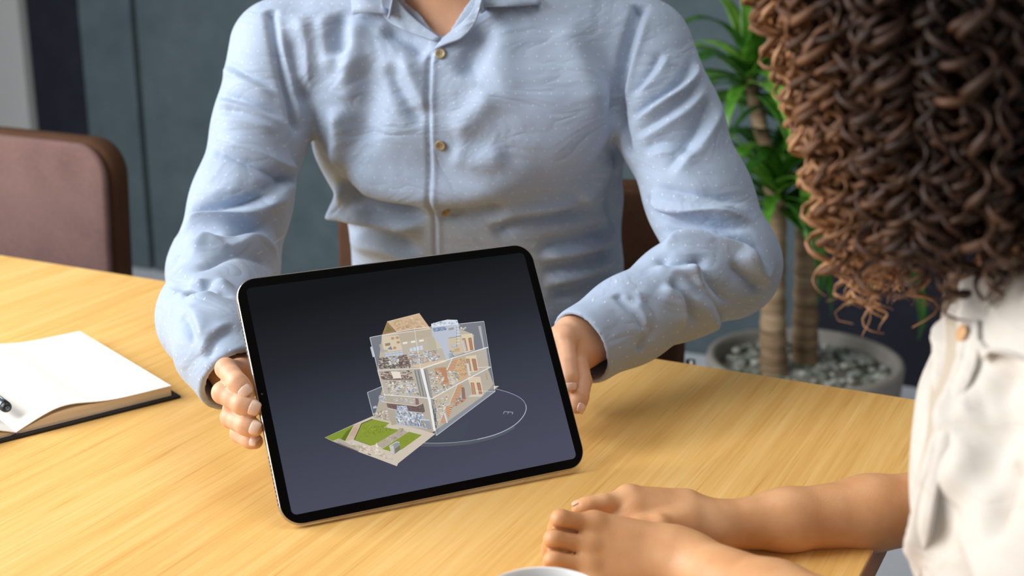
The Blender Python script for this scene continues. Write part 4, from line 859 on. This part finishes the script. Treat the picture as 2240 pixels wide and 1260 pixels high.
sheet('front_facing', [[on(950, 108, 0.003), on(978, 96, 0.006), on(1012, 82, 0.009), on(1040, 48, 0.012), WY(1056, -5, 1.478)], [on(966, 86, 0.001), WY(990, 66, 1.494), WY(1012, 48, 1.490), WY(1033, 24, 1.486), WY(1044, -8, 1.484)]], 0.0018, M_blue, shirt, org=O_)

# hands: the picture-left hand closes on the tablet's short edge from behind, fingertips on the frame
HL = [[WD(524, 812, 1.190), WD(494, 806, 1.150), WD(519, 837, 1.134), WD(537, 856, 1.132)],
      [WD(518, 836, 1.188), WD(488, 859, 1.142), WD(529, 883, 1.131), WD(554, 893, 1.131)],
      [WD(518, 860, 1.188), WD(506, 913, 1.145), WD(537, 929, 1.132), WD(558, 937, 1.130)],
      [WD(524, 880, 1.188), WD(524, 948, 1.158), WD(545, 960, 1.146), WD(560, 966, 1.142)]]
thL = [WD(518, 808, 1.222), WD(560, 790, 1.210), WD(600, 810, 1.196), WD(635, 830, 1.188)]
wL = WL_+dL*0.004
hL = hand_field(HL, thL, WD(505, 815, 1.222), unit(V3(-1, 0.1, 0.25)), r=0.0091, palm_r=0.0100, knuckle=0.0)
hL.u(Seg(WD(505, 815, 1.222), FL2, 0.0185, 0.022), 0.006); hL.u(Seg(FL2, FL1, 0.022, 0.030), 0.01)
HR = [[WD(1236, 740, 1.310), WD(1243, 795, 1.282), WD(1246, 826, 1.272), WD(1247, 843, 1.270)],
      [WD(1263, 775, 1.318), WD(1274, 834, 1.290), WD(1268, 868, 1.274), WD(1262, 890, 1.270)],
      [WD(1255, 800, 1.335), WD(1252, 850, 1.310), WD(1240, 884, 1.292), WD(1232, 900, 1.284)],
      [WD(1245, 815, 1.350), WD(1235, 852, 1.322), WD(1224, 876, 1.306), WD(1217, 888, 1.298)]]
thR = [WD(1255, 735, 1.345), WD(1215, 742, 1.320), WD(1180, 770, 1.308), WD(1155, 800, 1.300)]
wRc = WD(1282, 748, 1.352)
hR = hand_field(HR, thR, WD(1258, 735, 1.350), unit(V3(0.5, -0.6, 0.5)), r=0.0088, palm_r=0.0128, knuckle=0.002)
hR.u(Seg(WD(1262, 738, 1.350), WR_+V3(-0.008,0,0.004), 0.018, 0.020), 0.014); hR.u(Seg(WR_, mid(WR_, ER, 0.5), 0.022, 0.029), 0.01)
hLm = sdf_mesh(hL, np.min([p for f in HL for p in f]+[FL1], 0)-0.04, np.max([p for f in HL for p in f]+thL+[FL1], 0)+0.04, 0.0013)
hRm = sdf_mesh(hR, np.min([p for f in HR for p in f]+thR, 0)-0.03, np.max([p for f in HR for p in f]+[mid(WR_, ER, 0.5)], 0)+0.04, 0.0013)
core = Fld(); core.u(Shrink(T_, 0.019)); hc = V3(-0.085, 1.515, 1.315); hf, hp_ = head_field(hc, V3(-0.2, -0.93, -0.32), V3(0, -0.3, 1))
core.u(Seg(V3(-0.074, 1.590, 1.09), V3(-0.082, 1.545, 1.27), 0.062, 0.058), 0.03); core.u(hf, 0.02)
core.chain([SL, EL], [0.045, 0.036], 0.02); core.chain([EL, FL1, FL2], [0.036, 0.032, 0.024], 0.01); core.chain([SR, ER], [0.045, 0.036], 0.02); core.chain([ER, mid(ER, WR_, 0.6)], [0.036, 0.026], 0.01)
for sx in (-1, 1):                                          # collar bones
    core.u(Seg(V3(-0.073, 1.505, 1.080)+RX*sx*0.014, nk+RX*sx*0.10-GM*0.02-V3(0,0,0.02), 0.006, 0.006), 0.012)
bv = sdf_mesh(core, (-0.42, 1.36, 0.50), (0.32, 1.84, 1.46), 0.006)
bv = (relax(*bv, 1), bv[1])
V_, Q_ = merge(bv, (relax(*hLm, 1, 0.4), hLm[1]), (relax(*hRm, 1, 0.4), hRm[1]))
link('body', me_np('body', V_-O_, Q_), M_skinA, man)
for H, r_ in ((HL, 0.0091), (HR[:2], 0.0088)):
    for i, f in enumerate(H): o = nail(man, f, r_*(0.97, 1.02, 0.98, 0.86)[i]*0.93, unit(CAM-f[3])+V3(-0.25, 0, 0.25) if H is HL else None); o.location = Vector(-O_.astype(float))
# hair, trousers, shoes (outside the frame, kept simple)
M_hairA = plain('dark_brown_hair', srgb(52, 38, 28), 0.6, var=0.3, vs=120, bump=0.6, bs=300); M_trs = fabric('navy_trousers', srgb(52, 58, 72)); M_shoe = plain('brown_shoe_leather', srgb(78, 50, 32), 0.4)
hair = Fld(); hu = unit(V3(0, -0.3, 1)); hfw = unit(V3(-0.2, -0.93, -0.32)); hair.u(Ell(hp_(0, -0.018, 0.040), (0.084, 0.104, 0.094), [np.cross(hfw, unit(hu-hfw*(hu@hfw))), hfw, unit(hu-hfw*(hu@hfw))]))
hair.sub(Ell(hp_(0, 0.10, -0.045), (0.085, 0.085, 0.095)), 0.02); hair.sub(Ell(hp_(0, 0.0, -0.13), (0.12, 0.12, 0.09)), 0.02)
hm = sdf_mesh(hair, hc-0.16, hc+0.17, 0.006); link('hair', me_np('hair', hm[0]-O_, hm[1]), M_hairA, man)
tr = Fld(); tr.u(Seg(V3(-0.12, 1.68, 0.55), V3(0.06, 1.66, 0.55), 0.10, 0.10)); tr.u(Seg(V3(-0.03, 1.685, 0.60), V3(-0.03, 1.68, 0.70), 0.155, 0.155, RX, 0.12, 0.115), 0.03)
shoes = []
for sx in (-1, 1):
    hip = V3(-0.03, 1.66, 0.545)+RX*sx*0.09; knee = hip-GM*0.42+RX*sx*0.03+V3(0, 0, 0.0); ank = knee+GM*0.06+V3(0, 0, -0.44)
    tr.chain([hip, knee], [0.082, 0.064], 0.03); tr.chain([knee, ank], [0.060, 0.046], 0.02)
    sf = Fld(); sf.u(Seg(ank+V3(0, 0, -0.04)+GM*0.03, ank-GM*0.15+V3(0, 0, -0.062), 0.040, 0.032)); sf.u(Seg(ank+V3(0, 0, -0.01), ank+V3(0, 0, -0.05), 0.038, 0.04), 0.02); sf.cut(Half((0, 0, 0.003), (0, 0, -1)), 0.004)
    shoes.append(sdf_mesh(sf, ank-0.25, ank+0.2, 0.006))
tm = sdf_mesh(tr, (-0.35, 1.05, 0.03), (0.30, 1.86, 0.74), 0.008); link('trousers', me_np('trousers', tm[0]-O_, tm[1]), M_trs, man)
for s in shoes: link('shoe', me_np('shoe', s[0]-O_, s[1]), M_shoe, man)
# ================================================================== person with curly hair in the cream blouse
M_skinB = skin('skin_tan', srgb(208, 154, 106), srgb(186, 128, 82), srgb(222, 176, 132))
M_cream = fabric('cream_blouse_cloth', srgb(214, 207, 197), rough=0.8, sheen=0.1); M_cream_tan = fabric('blouse_cloth_tan', srgb(190, 178, 160), rough=0.85, sheen=0.1)  # cream cloth and a darker tan tone of it
FW = -LD; LF = V3(-FW[1], FW[0], 0); UPZ = V3(0, 0, 1)
TC = V3(0.388, 0.736, 0)
woman = thing('person', 'seated person with brown curly hair and cream blouse resting folded hands', 'person', (TC[0], TC[1], 0)); OW = V3(TC[0], TC[1], 0).astype(np.float32)
W_ = Fld()
ws = [(0.50, 0.000, 0.165, 0.125), (0.70, 0.012, 0.150, 0.122), (0.82, 0.004, 0.152, 0.122), (0.905, 0.004, 0.150, 0.120), (0.962, 0.016, 0.148, 0.122), (0.992, 0.018, 0.120, 0.100)]
W_.chain([TC+FW*s[1]+V3(0, 0, s[0]) for s in ws], [s[2] for s in ws], 0.03, LF, [s[3] for s in ws])
sL = TC+LF*0.158+V3(0, 0, 0.978); sR = TC-LF*0.158+V3(0, 0, 0.978); nkw = TC+FW*0.045+V3(0, 0, 1.0)
for s_ in (sL, sR): W_.u(Seg(s_, nkw, 0.050, 0.058), 0.04)
for sx in (-1, 1): W_.u(Ell(TC+FW*0.074+LF*sx*0.068+V3(0, 0, 0.905), (0.060, 0.050, 0.055), [LF, FW, UPZ]), 0.05)
eL, wLw = V3(0.268, 0.695, 0.790), WD(1512, 1240, 1.005)
eR, wRw = WD(2075, 1108, 1.115), WD(1562, 1150, 1.062)
Bl = Fld(); Bl.u(W_); hemL = sL+(eL-sL)*0.44; hemR = sR+(eR-sR)*0.42

for s_, h_ in ((sL, hemL), (sR, hemR)):
    d = unit(h_-s_); sv = Fld(); sv.u(Seg(s_, h_, 0.056, 0.060)); sv.cut(Half(h_+d*0.004, d)); sv.sub(Seg(h_-d*0.03, h_+d*0.06, 0.050, 0.054), 0.001); Bl.u(sv, 0.02)
Bl.sub(Seg(TC+FW*0.142+LF*0.012+V3(0, 0, 0.992), TC+FW*0.08+V3(0, 0, 1.10), 0.012, 0.072), 0.003); Bl.sub(Seg(nkw, nkw+FW*0.03+V3(0, 0, 0.10), 0.058, 0.07), 0.004)
v, q = sdf_mesh(Bl, (0.12, 0.46, 0.62), (0.62, 1.02, 1.10), 0.0032); v = relax(v, q, 2); N = vnormals(v, q)
fo = Folds(Bl, 0.3)
EDGE = [(2112, 610), (2106, 700), (2104, 790), (2064, 890), (2048, 960), (2016, 1070), (2000, 1160), (1980, 1255), (1962, 1340)]
fo.add([(x-6, y) for x, y in EDGE], -0.006, 0.006, tp=0.03, n=26); fo.add([(x+12, y) for x, y in EDGE], 0.005, 0.008, tp=0.03, n=26)
for uv, a, w in (([(2130, 900), (2180, 860), (2235, 800)], -0.004, 0.010), ([(2070, 960), (2120, 900), (2200, 850)], 0.004, 0.012), ([(2240, 900), (2180, 980), (2140, 1080)], -0.004, 0.012), ([(2215, 1000), (2190, 1080), (2150, 1190)], -0.008, 0.008), ([(2060, 1100), (2100, 1030), (2140, 960)], 0.004, 0.012), ([(2030, 1230), (2070, 1130), (2110, 1050)], -0.003, 0.012), ([(2030, 700), (2040, 800), (2030, 900)], -0.004, 0.007), ([(2050, 690), (2064, 790), (2046, 880)], 0.004, 0.007)):
    fo.add(uv, a, w)
v = fo.apply(v, N); v = relax(v, q, 1, 0.3)
blouse = link('blouse', me_np('blouse', v-OW, q), M_cream, woman)
def onw(u, v_, d=0.006):
    for _ in range(14):                                  # step inward until the sight line meets the cloth
        p = trace_hits(Bl, [(u, v_)], 0.3)[0]
        if Bl.ev(p[None].astype(np.float32))[0] < 0.0015: break
        u += 5
    return p+unit(CAM-p)*d
M_wbtn = plain('tan_button', srgb(206, 160, 112), 0.4, var=0.1)
P = trace_hits(Bl, [(2127, 735), (2135, 735), (2127, 743)], 0.3); n_ = unit(np.cross(P[2]-P[0], P[1]-P[0])); n_ = n_ if n_@(CAM-P[0]) > 0 else -n_
b = link('button', lathe_me('button', [(0, -0.0010), (0.0045, -0.0010), (0.0050, 0.0), (0.0050, 0.0010), (0.0042, 0.0016), (0, 0.0012)], 20), M_wbtn, blouse); b.location = Vector(P[0]+n_*0.006-OW); b.rotation_euler = Vector(n_).to_track_quat('Z', 'Y').to_euler()
ed = EDGE[1:]
sheet('placket', [[onw(x-3, y, 0.009) for x, y in ed], [onw(x+16, y, 0.008) for x, y in ed], [onw(x+36, y, 0.004) for x, y in ed]], 0.0030, M_cream, blouse, n=26, org=OW)
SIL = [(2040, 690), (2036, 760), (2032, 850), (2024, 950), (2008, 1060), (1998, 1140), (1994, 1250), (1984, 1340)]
sheet('front_facing', [[onw(x+(e[0]-x)*0.25, y, 0.0035) for (x, y), e in zip(SIL, ed)], [onw((x+e[0])/2+4, (y+e[1])/2, 0.0035) for (x, y), e in zip(SIL, ed)], [onw(e[0]-2, e[1], 0.003) for (x, y), e in zip(SIL, ed)]], 0.0020, M_cream_tan, blouse, n=26, org=OW)  # darker tan sheet over the far half of the blouse front
# collar leaf toward the camera and the thin far edge
nb = TC-FW*0.045+V3(0, 0, 1.035)
sheet('collar_leaf', [[onw(2112, 618, 0.004), TC+FW*0.075+LF*0.055+V3(0, 0, 1.012), TC+LF*0.085+V3(0, 0, 1.030), nb+LF*0.04], [onw(2118, 700, 0.008), TC+FW*0.075+LF*0.085+V3(0, 0, 0.998), TC+LF*0.115+V3(0, 0, 1.010), nb+LF*0.06-V3(0, 0, 0.02)], [onw(2152, 788, 0.006), onw(2200, 770, 0.008), TC+FW*0.01+LF*0.135+V3(0, 0, 1.000), nb+LF*0.07-V3(0, 0, 0.035)]], 0.0024, M_cream, blouse, org=OW)
sheet('collar_leaf', [[TC+FW*0.138+V3(0, 0, 1.020), TC+FW*0.095-LF*0.055+V3(0, 0, 1.022), TC-LF*0.08+V3(0, 0, 1.032), nb-LF*0.04], [TC+FW*0.138-LF*0.01+V3(0, 0, 0.980), TC+FW*0.095-LF*0.09+V3(0, 0, 1.0), TC-LF*0.115+V3(0, 0, 1.010), nb-LF*0.06-V3(0, 0, 0.02)]], 0.0024, M_cream, blouse, org=OW)

# bare arms and hands
HWL = [[WD(1300, 1150, 1.012), WD(1226, 1136, 1.000), WD(1218, 1158, 1.018), WD(1236, 1172, 1.030)],
       [WD(1290, 1196, 1.004), WD(1212, 1180, 0.995), WD(1206, 1202, 1.012), WD(1228, 1212, 1.026)],
       [WD(1290, 1242, 0.998), WD(1211, 1226, 0.990), WD(1207, 1246, 1.004), WD(1228, 1254, 1.016)],
       [WD(1300, 1284, 0.992), WD(1228, 1270, 0.986), WD(1222, 1284, 0.996), WD(1240, 1290, 1.004)]]
thWL = [WD(1455, 1205, 1.015), WD(1410, 1180, 1.030), WD(1370, 1165, 1.035), WD(1335, 1155, 1.035)]
back = unit(V3(-0.05, -0.75, 0.65))
hWL = hand_field(HWL, thWL, WD(1475, 1228, 1.008), back, r=0.0074, palm_r=0.0112, knuckle=0.0022, gap=0.0017)
hWL.u(Seg(WD(1470, 1226, 1.008), wLw, 0.0205, 0.0225, UPZ, 0.0165, 0.018), 0.016); hWL.chain([wLw, mid(wLw, eL, 0.35), mid(wLw, eL, 0.7), eL], [0.023, 0.029, 0.036, 0.037], 0.012)
hWL.chain([eL, mid(eL, sL, 0.5), sL], [0.037, 0.040, 0.043], 0.015)
HWR = [[WD(1376, 1091, 1.056), WD(1320, 1101, 1.044), WD(1288, 1107, 1.040), WD(1266, 1112, 1.040)],
       [WD(1386, 1114, 1.050), WD(1334, 1128, 1.048), WD(1312, 1138, 1.048), WD(1298, 1146, 1.048)],
       [WD(1398, 1137, 1.048), WD(1352, 1150, 1.040), WD(1340, 1166, 1.044), WD(1356, 1178, 1.050)],
       [WD(1412, 1157, 1.046), WD(1376, 1168, 1.038), WD(1368, 1180, 1.042), WD(1384, 1186, 1.046)]]
thWR = [WD(1490, 1150, 1.045), WD(1442, 1152, 1.030), WD(1404, 1160, 1.028), WD(1376, 1168, 1.028)]
hWR = hand_field(HWR, thWR, WD(1512, 1138, 1.060), unit(V3(-0.1, 0.5, 0.85)), r=0.0076, palm_r=0.0112, knuckle=0.001)
hWR.u(Seg(WD(1510, 1138, 1.060), wRw, 0.0170, 0.0165, UPZ, 0.022, 0.021), 0.012); hWR.chain([wRw, mid(wRw, eR, 0.3), mid(wRw, eR, 0.65), eR], [0.0180, 0.0235, 0.029, 0.031], 0.012)
hWR.chain([eR, mid(eR, sR, 0.5), sR], [0.034, 0.038, 0.042], 0.015)
arms = Fld(); arms.u(hWL); arms.u(hWR, 0.0008)
am = sdf_mesh(arms, (0.015, 0.52, 0.730), (0.50, 1.12, 1.04), 0.0015)
core = Fld(); core.u(Shrink(W_, 0.014)); HC = V3(0.290, 0.795, 1.175); hfd = unit(FW*0.80+V3(0, 0, -0.60)); hf, hpw = head_field(HC, hfd, unit(UPZ+FW*0.6), 0.95)
core.u(Seg(nkw-V3(0, 0, 0.01), HC-V3(0, 0, 0.045)-FW*0.02, 0.054, 0.050), 0.025); core.u(hf, 0.02)
bm_ = sdf_mesh(core, (0.12, 0.50, 0.50), (0.62, 1.00, 1.34), 0.0055)
V_, Q_ = merge((relax(*bm_, 1), bm_[1]), (relax(*am, 1, 0.4), am[1])); link('body', me_np('body', V_-OW, Q_), M_skinB, woman)
M_nailB = plain('fingernail_tan', srgb(222, 176, 144), 0.3, var=0.03)
o = nail(woman, HWR[0], 0.0076*0.88, V3(0, 0.35, 1)); o.data.materials[0] = M_nailB; o.location = Vector(-OW.astype(float))
# trousers under the table
M_trw = fabric('sand_trousers', srgb(150, 138, 120)); tr = Fld(); tr.u(Seg(TC+LF*0.08+V3(0, 0, 0.55), TC-LF*0.08+V3(0, 0, 0.55), 0.10, 0.10)); shoes = []
for sx in (-1, 1):
    hip = TC+LF*sx*0.085+V3(0, 0, 0.54)+FW*0.03; knee = hip+FW*0.38; ank = knee-FW*0.05+V3(0, 0, -0.43); tr.chain([hip, knee], [0.078, 0.058], 0.03); tr.chain([knee, ank], [0.056, 0.042], 0.02)
    sf = Fld(); sf.u(Seg(ank+V3(0, 0, -0.045)-FW*0.02, ank+FW*0.13+V3(0, 0, -0.07), 0.034, 0.028)); sf.u(Seg(ank, ank+V3(0, 0, -0.05), 0.034, 0.035), 0.02); sf.cut(Half((0, 0, 0.003), (0, 0, -1)), 0.004); shoes.append(sdf_mesh(sf, ank-0.22, ank+0.2, 0.006))
tm = sdf_mesh(tr, TC-V3(0.62, 0.3, -0.03), TC+V3(0.25, 0.45, 0.68), 0.008); link('trousers', me_np('trousers', tm[0]-OW, tm[1]), M_trw, woman)
for s in shoes: link('shoe', me_np('shoe', s[0]-OW, s[1]), M_shoe, woman)

rng = np.random.default_rng(11)
# curls: spiral ringlets rooted on the scalp
t = NT('brown_curly_hair', 0.55, 0.3); f = t.noise(t.coords(), 60, 3); an = t.n('ShaderNodeAttribute'); an.attribute_name = 'strand_tone'     # dark at the crown and back, paler toward the front and the ends
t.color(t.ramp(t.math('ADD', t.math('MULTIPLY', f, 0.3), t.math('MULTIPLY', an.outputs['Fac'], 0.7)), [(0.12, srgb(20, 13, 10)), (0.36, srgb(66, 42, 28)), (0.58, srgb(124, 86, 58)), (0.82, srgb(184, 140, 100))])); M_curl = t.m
M_scalp = plain('hair_roots', srgb(48, 30, 20), 0.8, 0.2, var=0.3, vs=200, bump=0.8, bs=300)
cap = Fld(); ax = [LF, FW, UPZ]
cap.u(Ell(HC+V3(0, 0, 0.022), (0.092, 0.108, 0.100), ax)); cap.sub(Seg(HC+hfd*0.17+V3(0, 0, -0.01), HC+hfd*0.09+V3(0, 0, -0.06), 0.075, 0.06), 0.02)
cap.u(Seg(HC-FW*0.05-V3(0, 0, 0.02), HC-FW*0.055-V3(0, 0, 0.13), 0.070, 0.050), 0.03)
cm = sdf_mesh(cap, HC-0.22, HC+0.18, 0.006); link('hair_cap', me_np('hair_cap', cm[0]-OW, cm[1]), M_scalp, woman)
NC, MP = 1250, 140
phi = rng.uniform(-math.pi, math.pi, NC)                 # 0 = forward, + toward her left (the camera side)
layer = rng.random(NC)**0.7
r1 = 0.088+0.056*layer; zend = np.full(NC, 1.055)-HC[2]; r2 = np.full(NC, 0.10)
front = np.exp(-(phi/0.95)**2); near = np.exp(-((phi-1.6)/0.7)**2)
zend = -0.120-0.045*front+0.0*near+np.clip(rng.normal(0, 0.022, NC), -0.035, 0.05)+0.03*(1-layer)+0.035*np.exp(-((phi-0.95)/0.2)**2); r2 = 0.086-0.042*front+0.026*layer+rng.normal(0, 0.008, NC)
root_el = rng.uniform(0.45, 1.45, NC); ca, sa = np.cos(phi)[:, None], np.sin(phi)[:, None]; hd = ca*FW+sa*LF
RT = HC+V3(0, 0, 0.02)+hd*(0.09*np.cos(root_el))[:, None]+UPZ*(0.10*np.sin(root_el))[:, None]
TP = HC+hd*(r1*0.86)[:, None]+UPZ*(0.085*np.sin(root_el)+0.035)[:, None]
MD = HC+hd*r1[:, None]+UPZ*(0.025+rng.normal(0, 0.012, NC))[:, None]; EN = HC+hd*r2[:, None]+UPZ*zend[:, None]+rng.normal(0, 0.006, (NC, 3))
CT = np.stack([2*RT-TP, RT, TP, MD, EN, 2*EN-MD], 1); tt = np.interp(np.linspace(0, 1, MP), [0, 0.17, 0.36, 1], [0, 1, 2, 3-1e-6]); ii = tt.astype(int); ff = (tt-ii)[None, :, None]
a, b, c, d = CT[:, ii], CT[:, ii+1], CT[:, ii+2], CT[:, ii+3]; BP = 0.5*(2*b+(c-a)*ff+(2*a-5*b+4*c-d)*ff**2+(-a+3*b-3*c+d)*ff**3)
wob = tt[None, :, None]*rng.uniform(1.5, 3.2, (NC, 1, 3))+rng.uniform(0, 6.28, (NC, 1, 3)); BP = BP+np.sin(wob)*rng.uniform(0.002, 0.007, (NC, 1, 1))*np.clip(tt/0.8, 0, 1)[None, :, None]
L = np.concatenate([np.zeros((NC, 1)), np.cumsum(np.linalg.norm(np.diff(BP, axis=1), axis=2), 1)], 1)
Tn = np.gradient(BP, axis=1); Tn /= np.linalg.norm(Tn, axis=2)[..., None]+1e-9; u_ = np.cross(Tn, np.broadcast_to((sa*FW-ca*LF)[:, None, :], Tn.shape)); u_ /= np.linalg.norm(u_, axis=2)[..., None]+1e-9; w_ = np.cross(Tn, u_)
amp = (rng.uniform(0.0030, 0.0092, NC)[:, None]*np.clip(L/0.03, 0.1, 1)*(1+0.35*np.sin(L*55+phi[:, None]*9)))[..., None]; pitch = rng.uniform(0.016, 0.027, NC)[:, None]
ang = (rng.choice([-1, 1], NC)[:, None]*2*math.pi*L/pitch+rng.uniform(0, 6.28, NC)[:, None]+1.3*np.sin(L*rng.uniform(25, 60, NC)[:, None]+phi[:, None]*5))[..., None]
CP = BP+amp*(np.cos(ang)*u_+np.sin(ang)*w_)
T2 = np.gradient(CP, axis=1); T2 /= np.linalg.norm(T2, axis=2)[..., None]+1e-9; out = CP-BP; out /= np.linalg.norm(out, axis=2)[..., None]+1e-9; s2 = np.cross(T2, out); s2 /= np.linalg.norm(s2, axis=2)[..., None]+1e-9
rad = rng.uniform(0.0013, 0.0029, NC)[:, None]*np.clip((1-np.linspace(0, 1, MP))*14, 0.15, 1)[None]; NS = 4; R_ = []
for k in range(NS):
    th = 2*math.pi*k/NS; R_.append(CP+rad[..., None]*(math.cos(th)*out*0.62+math.sin(th)*s2))
VV = np.stack(R_, 2)                                     # NC x MP x NS x 3
idx = np.arange(NC*MP*NS).reshape(NC, MP, NS); nx = np.roll(idx, -1, 2)
QQ = np.stack([idx[:, :-1], nx[:, :-1], nx[:, 1:], idx[:, 1:]], -1).reshape(-1, 4)
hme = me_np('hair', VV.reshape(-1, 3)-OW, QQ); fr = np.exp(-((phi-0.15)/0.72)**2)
strand_tone = np.clip(0.06+0.62*fr[:, None]+0.22*np.linspace(-0.6, 1, MP)[None]+rng.normal(0, 0.10, NC)[:, None], 0, 1); sa_ = hme.attributes.new('strand_tone', 'FLOAT', 'POINT'); sa_.data.foreach_set('value', np.repeat(strand_tone.ravel(), NS).astype(np.float32))
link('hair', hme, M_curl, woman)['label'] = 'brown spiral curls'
